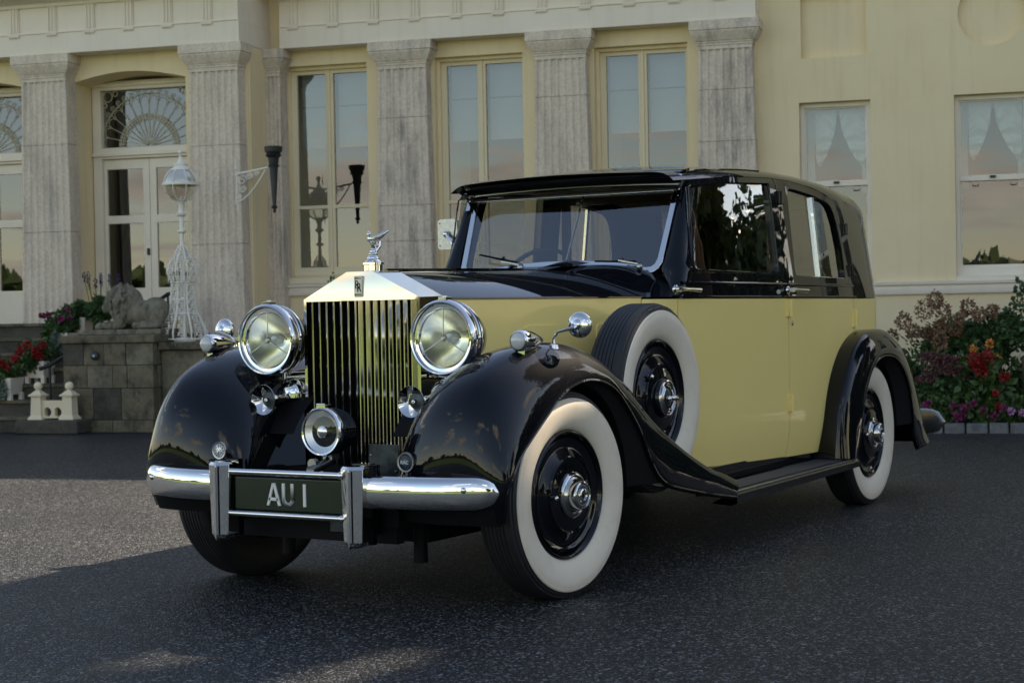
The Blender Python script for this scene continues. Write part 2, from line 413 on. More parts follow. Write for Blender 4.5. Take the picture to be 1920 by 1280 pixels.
# right plain wall with recessed square and roundel
circle = [(.55+.335*math.cos(2*PI*k/48), 4.16+.335*math.sin(2*PI*k/48)) for k in range(48)]
wall(rect(-1.86, GRND, 6.4, 6.9), [rect(-1.42, 1.43, -.68, 3.335), rect(.17, 1.43, .92, 3.335), rect(1.80, 1.43, 2.54, 3.335), rect(3.4, 1.43, 4.14, 3.335), rect(5.0, 1.43, 5.74, 3.335), rect(-1.39, 3.80, -.71, 4.46), circle], -.45, 0, 'plain_wall', CREAM)
hb(MB().box(-1.5, -.6, -.2, -.08, 3.7, 4.6), 'recess_panel', CREAM)
hb(MB().lathe([(-.2, .40), (-.075, .40)], (.55, 0, 4.16), 'y', 48), 'recess_roundel', CREAM)
hb(MB().box(6.0, 6.4, -9, -.45, GRND, 6.9), 'end_wall', CREAM)
# middle recessed bay with three tall windows
mwin = [(-7.30, -6.28), (-5.47, -4.44), (-3.63, -2.60)]
wall(rect(-7.6, GRND, -1.86, 4.9), [rect(a, 1.62, b, 4.05) for a, b in mwin], -.40, .03, 'window_wall', CREAM)
wall(rect(-7.6, 4.9, -1.86, 5.3), [], -.40, .03, 'upper_wall', WHITE)
# left portico block
NP = .64
arch = lambda a, b: [(a, 1.15), (b, 1.15), (b, 3.92)]+[(b+(a-b)*k/14, 3.92+.10*math.sin(PI*k/14)) for k in range(1, 14)]+[(a, 3.92)]
ARC = [(-13.25, -11.9), (-11.62, -10.5), (-9.68, -8.24)]
ARC = [(-9.68-2*2.42+.0, -8.24-2*2.42), (-9.68-2.11, -8.24-2.11), (-9.68, -8.24)]
wall(rect(-15.0, GRND, -7.47, 5.3), [arch(*q) for q in ARC], -.10, NP, 'portico_wall', CREAM)
hb(MB().box(-15, -7.47, -3, -.1, GRND, 1.15), 'portico_floor', MOSS2)
hb(MB().box(-15, -7.47, -.105, .60, 1.1, 1.15), 'door_threshold', MOSS2)
# string course
for (s0, s1, n) in ((-7.46, -1.92, .03), (-1.85, 6.4, 0)):
    m = MB(); prof = [(0, 1.285), (.035, 1.285), (.045, 1.31), (.045, 1.345), (.03, 1.352), (.03, 1.375), (.06, 1.385), (.065, 1.41), (0, 1.42)]
    dz = .13 if n else 0
    m.grid([[(s, n+q, z+dz) for q, z in prof] for s in (s0, s1)]); hb(m, 'string_course', WHITE)
# entablatures
def entab(s0, s1, n, ztop, ret=None):
    m = MB(); m.box(s0, s1, -.3, n, 4.225, 4.462); hb(m, 'architrave', WHITE, bevel=.004)
    m = MB(); m.box(s0+.0, s1-.0, -.3, n+.012, 4.462, 4.478); hb(m, 'fillet_moulding', WHITE)
    m = MB(); m.box(s0, s1-.012, -.3, n-.012, 4.478, 4.765); hb(m, 'frieze', WHITE)
    m = MB(); prof = [(0, 4.765), (.03, 4.765), (.04, 4.80), (.10, 4.83), (.26, 4.85), (.27, 4.93), (.30, 4.96), (.33, 5.02), (.33, 5.06), (0, 5.12)]
    m.grid([[(s, n-.012+q, z) for q, z in prof] for s in (s0-.0, s1+(.33 if ret else 0))]); hb(m, 'cornice', WHITE)
    m = MB(); m.box(s0, s1, -.3, n-.1, 5.10, 5.85); hb(m, 'parapet', WHITE)
    st = .487 if ret is None else .486
    s = s1-.38
    while s > s0+.1:
        root = hb(MB().box(s-.062, s+.062, n-.02, n+.004, 4.48, 4.765), 'triglyph', WHITE)
        rr = MB()
        for k in (-.04, 0, .04): rr.box(s+k-.009, s+k+.009, n-.01, n+.016, 4.49, 4.76)
        hb(rr, 'triglyph_ribs', WHITE, root)
        gg = MB(); gg.box(s-.068, s+.068, n-.02, n+.022, 4.44, 4.458)
        for k in range(5): gg.box(s-.062+k*.0275, s-.050+k*.0275, n-.01, n+.018, 4.425, 4.44)
        hb(gg, 'guttae', WHITE, root)
        s -= st
entab(-7.25, -1.83, .25, 5.1)
entab(-15.0, -7.45, .90, 5.1, ret=1)
# return of the corner block
hb(MB().box(-7.47, -7.452, .0, .62, GRND, 4.22), 'return_wall', CREAM)

def capital(m, c, n0, w, zt, nf):
    """square doric capital: c centre, half width at shaft top w"""
    prof = [(w+.004, zt-.30), (w+.004, zt-.262), (w+.014, zt-.258), (w+.014, zt-.246), (w+.006, zt-.242), (w+.018, zt-.228), (w+.018, zt-.216), (w+.03, zt-.21), (w+.04, zt-.19), (w+.066, zt-.150), (w+.080, zt-.118), (w+.078, zt-.105), (w+.072, zt-.102), (w+.088, zt-.100), (w+.088, zt)]
    rows = []
    for q, z in prof:
        f = nf+(q-w); rows.append([(c-q, n0, z), (c-q, f, z), (c+q, f, z), (c+q, n0, z)])
    m.grid(rows); m.add([rows[-1][i] for i in range(4)], [(0, 1, 2, 3)])
    return m
def shaft(c, n0, nf, wt, wb, z0, z1, nfl=7):
    m = MB(); rows = []
    for z in (z0, z1):
        w = wt+(wb-wt)*(4.0-z)/3.0; f = nf+(w-wt)*.3; row = [(c-w, n0, z), (c-w, f-.008, z), (c-w+.008, f, z)]
        W = 2*w-.03; pit = W/nfl
        for k in range(nfl):
            a = c-w+.015+k*pit; ar = pit*.12
            for j in range(7):
                tt = j/6; row.append((a+ar+(pit-2*ar)*tt, f-.022*math.sin(PI*tt)**.7, z))
        row += [(c+w-.008, f, z), (c+w, f-.008, z), (c+w, n0, z)]
        rows.append(row)
    m.grid(rows); m.add(rows[0], [tuple(range(len(rows[0])))]); m.add(rows[1], [tuple(range(len(rows[1])))[::-1]])
    return m
def pilaster(c, n0, nf, wt, wb, z0, label, mat, joints):
    m = capital(MB(), c, n0, wt, 4.225, nf); root = hb(m, 'pilaster', mat, sharp=30); root['label'] = label
    zs = [z0]+joints+[3.93]
    for a, b in zip(zs[:-1], zs[1:]): hb(shaft(c, n0, nf, wt, wb, a+.0025, b-.0025), 'shaft_block', mat, root, sharp=25)
    hb(MB().box(c-wt+.01, c+wt-.01, n0, nf-.03, z0, 3.94), 'shaft_core', mat, root)
pilaster(-2.165, -.2, .20, .285, .335, GRND, 'grey stained stone pilaster at the corner of the plain wall', LIMED, [1.2, 2.15, 2.95, 3.50])
pilaster(-3.97, .02, .20, .285, .335, GRND, 'clean stone pilaster between the tall windows', LIME, [1.3, 2.3, 3.52])
pilaster(-5.80, .02, .20, .285, .335, GRND, 'streaked stone pilaster between the tall windows', LIMED, [1.3, 2.0, 2.4, 3.38])
pilaster(-7.47, .0, .20, .19, .20, GRND, 'narrow stone pilaster in the corner beside the portico', LIMED, [1.5, 2.9])
pilaster(-7.80, NP-.02, .84, .295, .335, GRND, 'stone pilaster at the portico corner', LIME, [1.0, 2.0, 3.1])
pilaster(-9.935, NP-.02, .84, .285, .335, 1.15, 'fluted stone pilaster left of the glazed door', LIME, [2.2, 3.2])
pilaster(-12.05, NP-.02, .84, .285, .335, 1.15, 'fluted stone pilaster at the far left', LIME, [2.2, 3.2])
# pilaster side trim strips (cream reveal next to shafts)
# tall casement windows
def tall_window(a, b):
    n = -.10; z0, z1 = 1.62, 4.05
    fr = plate(rect(a+.005, z0, b-.005, z1), [rect(a+.105, z0+.12, (a+b)/2-.052, 2.415), rect(a+.105, 2.455, (a+b)/2-.052, z1-.085), rect((a+b)/2+.045, z0+.12, b-.045, 2.415), rect((a+b)/2+.045, 2.455, b-.045, z1-.085)],
               lambda s, z: (s, n, z), lambda s, z: (s, n-.06, z))
    w = hb(fr, 'window', CREAMR, bevel=.006)
    hb(MB().box(a-.0, b+.0, n-.02, .05, 1.55, 1.62), 'window_sill', CREAMR, w, bevel=.006)
    hb(MB().box((a+b)/2-.018, (a+b)/2+.012, n-.01, n+.018, z0+.06, z1-.03), 'centre_bead', CREAMR, w, bevel=.004)
    for q0, q1 in ((a+.09, (a+b)/2-.04), ((a+b)/2+.03, b-.03)):
        for zz0, zz1 in ((z0+.10, 2.42), (2.45, z1-.07)): hb(MB().box(q0, q1, n-.034, n-.03, zz0, zz1), 'pane', GLW, w)
        hb(MB().box(q0+.02, q1, n-.16, n-.155, 3.13, z1-.06), 'roller_blind', BLIND, w)
        hb(MB().box(q0+.02, q1, n-.155, n-.148, 3.60, 3.61), 'blind_seam', ROOMM, w)
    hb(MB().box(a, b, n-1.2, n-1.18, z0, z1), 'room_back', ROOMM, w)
for a, b in mwin: tall_window(a, b)
# outer frame moulding of the tall windows
for a, b in mwin:
    hb(plate(rect(a-.0, 1.62, b+.0, 4.05), [rect(a+.04, 1.66, b-.02, 4.01)], lambda s, z: (s, -.05, z), lambda s, z: (s, -.11, z)), 'window_architrave', CREAM, bevel=.004)
# sash windows of the plain wall
def sash(a, b):
    z0, z1 = 1.43, 3.335; n = -.13
    w = hb(plate(rect(a, z0, b, z1), [rect(a+.045, z0+.12, b-.045, z1-.05)], lambda s, z: (s, n+.03, z), lambda s, z: (s, n-.10, z)), 'sash_window', WPAINT, bevel=.005)
    hb(plate(rect(a+.04, 2.45, b-.04, z1-.04), [rect(a+.062, 2.51, b-.062, z1-.065)], lambda s, z: (s, n, z), lambda s, z: (s, n-.03, z)), 'upper_sash', WPAINT, w, bevel=.003)
    hb(plate(rect(a+.04, z0+.10, b-.04, 2.475), [rect(a+.062, z0+.15, b-.062, 2.445)], lambda s, z: (s, n-.035, z), lambda s, z: (s, n-.065, z)), 'lower_sash', WPAINT, w, bevel=.003)
    hb(MB().box(a+.05, b-.05, n-.02, n-.016, 2.50, z1-.05), 'pane', GLW, w); hb(MB().box(a+.05, b-.05, n-.052, n-.048, z0+.13, 2.46), 'pane', GLW, w)
    hb(MB().box(a-.0, b+.0, n-.05, .03, z0-.03, z0+.035), 'window_sill', WPAINT, w, bevel=.005)
    hb(MB().box((a+b)/2-.03, (a+b)/2+.03, n, n+.02, 2.475, 2.50), 'sash_catch', IRONB, w)
    for q in (a+.17, b-.2): hb(MB().tube([(q, n-.03, 2.415), (q+.008, n-.012, 2.40), (q+.055, n-.012, 2.40), (q+.063, n-.03, 2.415)], .005, 6), 'sash_lift', CHD, w)
    # swagged curtains
    nc = n-.22
    c = MB(); rows = []
    for i in range(21):
        z = z1-.05-i*.045; hw = .09-.03*math.sin(i*.12)
        rows.append([(a+.05+hw*k/16*1.25, nc+.012*math.sin(k*2.2), z) for k in range(17)])
    c.grid(rows); rows = []
    for i in range(21):
        z = z1-.05-i*.045; rows.append([(b-.05-.07*k/12, nc+.012*math.sin(k*2.2), z) for k in range(13)])
    c.grid(rows); hb(c, 'curtain', CURT, w, sharp=80)
    for sgn, x0, x1 in ((1, a+.14, (a+b)/2+.0), (-1, b-.07, (a+b)/2+.02)):
        sw = MB(); rows = []
        for i in range(29):
            v = i/28; row = []
            for k in range(25):
                u = k/24
                top = z1-.06; low = z1-.70+.34*abs(u-.35)**1.5*2.2
                low = z1-.66+.22*(u-.40)**2*3; z = top+(low-top)*v; x = x0+(x1-x0)*u*(1-.14*v-.42*max(0, (v-.55)/.45)**2)
                row.append((x, nc+.05+.048*math.sin(v*24-9*(u-.45)**2*4)*min(1, v*3)*(.6+.4*math.sin(PI*u)), z-.07*math.sin(PI*v)*math.sin(PI*u)))
            rows.append(row)
        sw.grid(rows); hb(sw, 'curtain_swag', CURT, w, sharp=80)
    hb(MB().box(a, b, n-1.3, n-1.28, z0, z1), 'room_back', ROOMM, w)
sash(-1.42, -.68); sash(.17, .92)
for a in (1.8, 3.4, 5.0): sash(a, a+.74)
# portico doors
def portico_door(a, b):
    n = .20; c = a+.72; z1 = 3.98; fa, fb = a+.01, a+1.42
    k = hb(plate(rect(fa, 1.15, fb, z1), [rect(fa+.11, 3.20, fb-.11, 3.875), rect(fa+.11, 1.15, fb-.11, 3.07)], lambda s, z: (s, n+.02, z), lambda s, z: (s, n-.12, z)), 'door_frame', WPAINT, bevel=.006)
    hb(MB().box(fa+.0, fb, n+.0, n+.055, 3.10, 3.14), 'transom_moulding', WPAINT, k, bevel=.006)
    hb(MB().box(fa+.0, fb, n+.0, n+.05, 3.915, 3.955), 'head_moulding', WPAINT, k, bevel=.006)
    m0, m1 = fa+.112, fb-.112; mid = (m0+m1)/2
    for j, (q0, q1) in enumerate(((m0, mid-.002), (mid+.002, m1))):
        st = .085; cs, ce = (q0+st*.45, q1-st*1.0) if j == 0 else (q0+st*1.0, q1-st*.45)
        d = hb(plate(rect(q0, 1.152, q1, 3.066), [rect(cs, 1.55, ce, 2.31), rect(cs, 2.405, ce, 2.95)], lambda s, z: (s, n-.03, z), lambda s, z: (s, n-.075, z)), 'door_leaf', WPAINT, k, bevel=.005)
    hb(MB().box(m0+.03, m1-.03, n-.055, n-.051, 1.5, 2.98), 'pane', GLW, k)
    hb(MB().box(mid-.035, mid-.012, n-.03, n+.005, 1.93, 2.01), 'door_handle', IRONB, k, bevel=.004)
    hb(MB().box(m0, m1, n-.056, n-.052, 3.19, 3.88), 'fanlight_pane', GLW, k)
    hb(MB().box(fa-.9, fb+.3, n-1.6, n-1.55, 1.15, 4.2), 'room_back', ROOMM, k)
    hb(MB().box(m0-.05, m0+.12, n-.7, n-.3, 1.15, 3.9), 'curtain', pbr('dark_drape', (.012, .014, .013), .9) if 'dark_drape' not in MATS else MATS['dark_drape'], k)
    # tracery
    T = MB(); y = n-.035; cx, cz = mid, 3.205; x0, x1, zt = m0, m1, 3.872
    def arc(r, a0=0, a1=PI, nn=36, rad=.0045, cc=None):
        cc = cc or (cx, cz); pts = []
        for i in range(nn+1):
            t_ = a0+(a1-a0)*i/nn; px, pz = cc[0]+r*math.cos(t_), cc[1]+r*math.sin(t_)
            pts.append((min(max(px, x0), x1), y, min(pz, zt)))
        T.tube(pts, rad, 5, caps=False)
    for r in (.065, .315, .335, .37, .385, .615, .625): arc(r, rad=.0032)
    NR = 14
    for i in range(NR+1):
        t_ = PI*(i)/NR; R = .61
        if abs(math.cos(t_)*R) > (x1-x0)/2: R = (x1-x0)/2/abs(math.cos(t_))
        T.tube([(cx+.03*math.cos(t_), y, cz+.03*math.sin(t_)), (cx+R*math.cos(t_), y, cz+R*math.sin(t_))], .0035, 5)
        if i < NR:
            tm = PI*(i+.5)/NR
            arc(.052, tm-PI/2-.1, tm+PI/2+.1, 10, .003, (cx+.545*math.cos(tm), cz+.545*math.sin(tm)))
            T.tube([(cx+.315*math.cos(tm), y, cz+.315*math.sin(tm)), (cx+.385*math.cos(tm), y, cz+.385*math.sin(tm))], .004, 4)
    for i in range(40):
        t_ = PI*(i+.5)/40; arc(.014, 0, 2*PI, 8, .0022, (cx+.352*math.cos(t_), cz+.352*math.sin(t_)))
    for i in range(22):   # running scroll between the outer arcs
        t_ = PI*(i+.5)/22; q = (cx+.655*math.cos(t_), cz+.655*math.sin(t_))
        if x0+.02 < q[0] < x1-.02 and q[1] < zt-.01: 
            arc(.028, 0, 1.6*PI, 10, .0028, q); arc(.013, 0, 2*PI, 8, .0026, q)
    for sx_ in (-1, 1):
        arc(.06, 0, 2*PI, 16, .005, (cx+sx_*((x1-x0)/2-.065), zt-.066)); arc(.03, 0, 2*PI, 12, .005, (cx+sx_*((x1-x0)/2-.165), zt-.034)); arc(.026, 0, 2*PI, 12, .005, (cx+sx_*((x1-x0)/2-.03), zt-.165))
    hb(T, 'fanlight_tracery', TRAC, k)
for a, b in ARC: portico_door(a, b)
# left portico side block continues out of frame
hb(MB().box(-15, -14.8, -3, NP, GRND, 5.3), 'end_wall', CREAM)

hb(MB().box(-15, -7.45, -9, -.12, 5.12, 5.3), 'roof', DRK); hb(MB().box(-7.45, -1.8, -9, -.41, 5.12, 5.3), 'roof', DRK); hb(MB().box(-1.8, 6.35, -9, -.46, 6.5, 6.7), 'roof', DRK)
hb(MB().box(-15, 6.4, -9.3, -9, GRND, 6.6), 'back_wall', CREAM)
# ------------------------------------------------------------------ terrace plinth, steps, lion
def b_thing(name, s, n, label, cat, z=0, group=None):
    o = b_empty(name, s, n, z); tag(o, label, cat, group); o['_s'] = s; return o
def rb(mb, name, mat, par, s, n, z=0, **k): return build(rel(mb, s, n, z), name, mat, par, **k)
rng = np.random.default_rng(3)
pl = b_thing('lion_plinth', -8.36, 1.75, 'mossy stone block plinth carrying the stone lion', 'plinth')
def pbk(mb, name, mat, **k): return rb(mb, name, mat, pl, -8.36, 1.75, **k)
pbk(MB().box(-8.87, -7.85, 1.06, 2.28, 0, .94), 'plinth_core', DSTONE)
for (z0, z1, cuts) in ((0, .13, [0, .55, 1.0]), (.13, .46, [0, .33, .64, 1.0]), (.46, .70, [0, .27, .55, .71, 1.0]), (.70, .93, [0, .23, .46, .70, 1.0])):
    for a, b in zip(cuts[:-1], cuts[1:]):
        e = random.uniform(0, .012)
        pbk(MB().box(-8.885+1.05*a+.002, -8.885+1.05*b-.002, 2.20, 2.305+e+(.02 if z0 == 0 else 0), z0+.002, z1-.002), 'stone', random.choice([MOSS, MOSS, MOSS2, DSTONE]), bevel=.006)
    for a, b in ((1.06, 1.65), (1.65, 2.2)):
        pbk(MB().box(-7.86, -7.835+random.uniform(0, .01), a+.004, b-.004, z0+.004, z1-.004), 'stone', random.choice([MOSS, MOSS2]), bevel=.01)
        pbk(MB().box(-8.885-random.uniform(0, .01), -8.86, a+.004, b-.004, z0+.004, z1-.004), 'stone', random.choice([MOSS, MOSS2]), bevel=.01)
pbk(MB().box(-8.92, -7.80, 1.03, 2.34, .93, 1.015), 'coping_stone', MOSS, bevel=.015)
pbk(MB().lathe([(2.30, .045), (2.335, .045), (2.34, .038)], (-8.50, 0, .80), 'y', 16), 'wall_light', IRONB)
pbk(MB().ball((-8.50, 2.345, .80), .014, 8, 6), 'light_bulb', LNS)
tw = b_thing('terrace_wall', -6.6, 1.7, 'low stone terrace wall with dark coping behind the far front wing', 'wall')
def tb(mb, name, mat, **k): return rb(mb, name, mat, tw, -6.6, 1.7, **k)
tb(MB().box(-7.83, -5.6, 1.5, 2.12, 0, .85), 'wall_core', MOSS2)
x = -7.83
while x < -5.7: 
    tb(MB().box(x+.004, x+.50-.004, 2.10, 2.145+random.uniform(0, .006), .01, .845), 'stone', MOSS2, bevel=.008)
    tb(MB().box(x+.003, x+.50-.003, 1.45, 2.22, .85, .93), 'coping_stone', MOSS, bevel=.012); x += .5
tb(MB().box(-7.83, -5.6, 1.0, 1.5, 0, .96), 'planter_rim', WPAINT, bevel=.01)
stp = b_thing('stone_staircase', -10.4, 1.7, 'dark worn stone steps climbing to the portico at the far left', 'stairs')
for k in range(7):
    z0 = k*.165; n1 = 2.30-.22*k
    rb(MB().box(-13.2, -8.90, n1-.24, n1, z0-.0 if k else 0, z0+.128), 'riser', DSTONE, stp, -10.4, 1.7)
    for a in (-13.2, -12.1, -11.0, -9.95): rb(MB().box(a+.003, a+1.05-.003, n1-.26, n1+.03, z0+.128, z0+.165), 'step', MOSS, stp, -10.4, 1.7, bevel=.008)
rb(MB().box(-13.2, -8.90, .64, .80, 0, 1.14), 'landing', DSTONE, stp, -10.4, 1.7)

# lion
def lion():
    L = b_thing('stone_lion', -8.3, 1.9, 'weathered carved stone lion lying on the mossy plinth', 'statue', 1.015)
    m = MB()
    def e(x, y, z, a, b, c): m.ball((x, y, z), (a, b, c), 20, 14)
    # faces -x (left in the picture)
    e(.10, 0, .16, .34, .125, .12); e(.30, 0, .17, .17, .15, .135); e(.36, .085, .14, .11, .06, .12); e(.36, -.085, .14, .11, .06, .12)
    e(-.08, 0, .22, .17, .155, .17); e(-.17, 0, .29, .14, .135, .135); e(-.02, 0, .25, .15, .13, .15)
    e(-.29, 0, .24, .085, .07, .075); e(-.345, 0, .215, .055, .045, .042); e(-.30, 0, .29, .05, .055, .05)
    e(-.34, 0, .19, .045, .036, .025)
    for s_ in (-1, 1):
        e(-.21, s_*.085, .05, .17, .043, .042); e(-.37, s_*.085, .045, .05, .05, .04); e(-.12, s_*.10, .12, .07, .05, .10)
        for q in range(3): e(-.405, s_*.085+(q-1)*.028, .038, .024, .013, .028)
        e(.25, s_*.13, .05, .16, .045, .04); e(.12, s_*.135, .045, .05, .045, .035); e(-.27, s_*.075, .345, .022, .018, .026)
    m.tube([(.46, 0, .08), (.50, .08, .05), (.40, .17, .04), (.2, .19, .04)], .022, 8); m.ball((.17, .19, .045), (.05, .03, .03), 10, 8)
    for i in range(150):   # mane locks
        a = random.uniform(-1.25, 1.35); b = random.uniform(-2.3, 2.3)
        x = -.11+.15*math.sin(a)*.95; r = .15*math.cos(a)*1.08+.016
        e(x+random.uniform(-.01, .01), r*math.sin(b)*1.0, .265+r*math.cos(b)*1.02-.02, .020, .015, .026)
    o = build(m, 'lion_body', LIONM, L, weld=False)
    rm = o.modifiers.new('remesh', 'REMESH'); rm.mode = 'VOXEL'; rm.voxel_size = .0055; rm.use_smooth_shade = True
    sm = o.modifiers.new('smooth', 'SMOOTH'); sm.factor = .4; sm.iterations = 1
    for f in o.data.polygons: f.use_smooth = True
    s = .98; o.scale = (s*.93, s, s*1.18); o.location = (.02, 0, .04)
    build(MB().box(-.47, .46, -.2, .22, 0, .055), 'statue_base', LIONM, L, bevel=.012)
lion()
# little cream gothic boundary marker in front of the steps
gm = b_thing('garden_ornament', -8.93, 2.45, 'small cream ornament of two ball topped posts on a dark stone slab', 'ornament')
def gb(mb, name, mat, **k): return rb(mb, name, mat, gm, -8.93, 2.45, **k)
gb(MB().box(-9.28, -8.55, 2.33, 2.62, 0, .145), 'slab', DSTONE, bevel=.02)
for c in (-9.085, -8.72):
    m = MB(); q = 2.47
    for prof in ([(.148, .085), (.17, .08), (.19, .062), (.36, .055), (.385, .055), (.39, .075), (.405, .078), (.415, .06), (.45, .024), (.455, .018)],):
        rows = [[(c+r*sx_, q+r*sy, z) for sx_, sy in ((-1, -1), (1, -1), (1, 1), (-1, 1))] for z, r in prof]; m.grid(rows, False, True)
    p = gb(m, 'post', CREAMR, sharp=25)
    rb(MB().ball((c, q, .495), .045, 14, 10), 'finial_ball', CREAMR, p, -8.93, 2.45)
tre = lambda cx: [(cx+.045*math.cos(a)*(.75+.25*abs(math.cos(1.5*a))), .225+.05*math.sin(a)) for a in [2*PI*k/18 for k in range(18)]]
gb(plate(rect(-9.03, .16, -8.775, .345), [tre(-8.965), tre(-8.845)], lambda s, z: (s, 2.50, z), lambda s, z: (s, 2.44, z)), 'pierced_panel', CREAMR, bevel=.004)

# ornate white lamp standard
lp = b_thing('lamp_post', -7.745, 1.78, 'white ornate iron lamp standard with a glazed globe lantern', 'street lamp', .93)
def lb(mb, name, mat, par=None, **k): return build(mb, name, mat, par or lp, **k)
lb(MB().lathe([(0, .13), (.03, .13), (.04, .09), (.05, .03), (.6, .028), (.62, .04), (.64, .028), (.9, .024), (1.15, .02), (1.16, .05), (1.18, .05), (1.19, .022), (1.32, .022), (1.34, .05), (1.36, .055), (1.38, .03), (1.43, .028), (1.46, .038), (1.49, .06), (1.50, .07), (1.51, .03)], n=16), 'pole', WIRON)
cage = MB()
def cage_r(z): return float(np.interp(z, [0, .1, .22, .30, .38, .62, .66, .74, .82, .88, .93, 1.0], [.25, .25, .19, .15, .135, .12, .155, .165, .135, .085, .07, .03]))
for k in range(8):
    a = 2*PI*k/8; pts = [(cage_r(z)*math.cos(a), cage_r(z)*math.sin(a), z+.02) for z in np.linspace(0, 1.0, 26)]; cage.tube(pts, .009, 5)
    for j in range(11):   # scrolls
        z = .06+.085*j; a2 = a+PI/8; r = cage_r(z); w = .045 if z < .9 else .025
        pts = []
        for i in range(15):
            t_ = i/14*3.6*PI*.5; rr = w*(1-.6*i/14); pts.append((r*math.cos(a2+rr*math.cos(t_)/max(r, .04)), r*math.sin(a2+rr*math.cos(t_)/max(r, .04)), z+rr*math.sin(t_)))
        cage.tube(pts, .006, 4)
        pts = [(p[0]*.98, p[1]*.98, 2*z-p[2]+.04) for p in pts]; cage.tube(pts, .0055, 4)
for z in (.03, .3, .45, .63, .88): cage.lathe([(z-.006, cage_r(z)-.004), (z-.006, cage_r(z)+.008), (z+.006, cage_r(z)+.008), (z+.006, cage_r(z)-.004), (z-.006, cage_r(z)-.004)], n=24, caps=False)
lb(cage, 'scrollwork', WIRON)
zc = 1.665; R = .185
lb(MB().lathe([(zc+R*math.sin(a), R*math.cos(a)) for a in np.linspace(-1.15, 1.0, 14)], n=24, caps=False), 'globe_glass', GLSW)
fr = MB()
for k in range(8):
    a = 2*PI*k/8; fr.tube([((R+.002)*math.cos(t_)*math.cos(a), (R+.002)*math.cos(t_)*math.sin(a), zc+(R+.002)*math.sin(t_)) for t_ in np.linspace(-1.15, 1.05, 14)], .0055, 5)
fr.lathe([(zc-.006, R), (zc-.01, R+.012), (zc+.016, R+.012), (zc+.02, R)], n=28, caps=False)
lb(fr, 'lantern_frame', WIRON)
lb(MB().lathe([(zc+.008, .001), (zc+.008, R-.006)]+[(zc+(R-.005)*math.sin(a), (R-.005)*math.cos(a)) for a in np.linspace(.1, 1.0, 8)]+[(zc+.158, .001)], n=24), 'lamp_reflector', pbr('opal_glass', (.66, .67, .68), .2))
lb(MB().lathe([(zc+.148, .115), (zc+.16, .112), (zc+.175, .085), (zc+.20, .065), (zc+.205, .072), (zc+.22, .072), (zc+.23, .04), (zc+.26, .022), (zc+.30, .013), (zc+.31, .022), (zc+.315, .013), (zc+.325, .024), (zc+.345, .03), (zc+.365, .022), (zc+.375, .003)], n=20), 'lantern_crown', WIRON)
# torch and bracket on the return wall
to = b_thing('wall_torch', -7.0, 1.12, 'black torch shaped lamp on a white scrolled wall bracket', 'wall lamp', 2.3)
build(MB().lathe([(0, .004), (.012, .014), (.03, .018), (.045, .012), (.055, .03), (.07, .034), (.085, .022), (.09, .02), (.5, .047), (.505, .06), (.52, .062), (.53, .05), (.60, .06), (.62, .085), (.63, .088), (.64, .075), (.66, .082), (.665, .095), (.72, .10), (.725, .085), (.70, .07)], (.035, .0, .0), n=20), 'torch_cone', IRONB, to)
br = MB(); br.tube([(-.42, 0, .44), (-.03, 0, .50)], .011, 6); br.tube([(-.40, 0, .44), (-.42, 0, .12)], .009, 6)
br.tube([(-.40, 0, .14)]+[(-.40+.34*u_, 0, .14+.34*u_**1.6) for u_ in (.2, .4, .6, .8, 1)], .008, 6)
for (cx_2, cz_2, r_) in ((-.34, .37, .055), (-.25, .41, .04), (-.33, .27, .04), (-.17, .44, .03), (-.375, .19, .025)):
    br.tube([(cx_2+r_*(1-.05*i)*math.cos(i*.6), 0, cz_2+r_*(1-.05*i)*math.sin(i*.6)) for i in range(16)], .0055, 5)
br.tube([(-.40, 0, .12), (-.40, 0, .02)], [.012, .004], 6); br.tube([(-.42, 0, .5), (-.42, 0, .62)], [.008, .003], 6)
build(br, 'wall_bracket', WIRON, to)
build(MB().tube([(-.42, 0, .44), (-.44, -.5, .44)], .014, 6), 'wall_stay', WIRON, to)

# handrail
hr = b_thing('handrail', -8.1, 1.2, 'dark iron handrail sloping between the lion and the lamp standard', 'handrail')
rb(MB().tube([(-8.27, 1.5, 1.32), (-8.075, 1.5, 1.44), (-8.0, 1.45, 1.46)], .022, 8), 'rail', IRONB, hr, -8.1, 1.2)
rb(MB().tube([(-8.07, 1.5, 1.0), (-8.07, 1.5, 1.43)], .012, 8), 'rail_post', IRONB, hr, -8.1, 1.2)
hr = b_thing('handrail', -8.95, 1.7, 'dark iron handrail rising beside the steps against the plinth', 'handrail')
rb(MB().tube([(-9.3, 2.1, .66), (-9.2, 2.05, .70), (-8.92, 1.9, .90)], .022, 8), 'rail', IRONB, hr, -8.95, 1.7)
rb(MB().tube([(-9.2, 2.05, .16), (-9.2, 2.05, .70)], .014, 8), 'rail_post', IRONB, hr, -8.95, 1.7)

# ------------------------------------------------------------------ planting
def foliage(name, parent, parts, mat, size, n, seed, clumps=14, cr=.38, aspect=.5, up=.3):
    r_ = np.random.default_rng(seed); qs = []
    for c, r in parts:
        p, w = blob_points(r_, n//len(parts), c, r, clumps, cr); qs.append(leaf_mesh(p, w, size, r_, aspect, up))
    return mesh_from_quads(name, np.concatenate(qs), mat, parent)
def bloom(parent, name, mat, c, r, n, seed, size=.02):
    r_ = np.random.default_rng(seed); w = r_.normal(size=(n, 3)); w /= np.linalg.norm(w, axis=1)[:, None]
    p = np.array(c)+w*np.array(r)*r_.uniform(.6, 1, size=(n, 1)); return mesh_from_quads(name, leaf_mesh(p, w*2, size, r_, .9, 0), mat, parent)
def stems(parent, lst, mat=LF1, r=.004):
    m = MB()
    for a, b in lst: m.tube([a, b], r, 4)
    return build(m, 'stem', mat, parent)
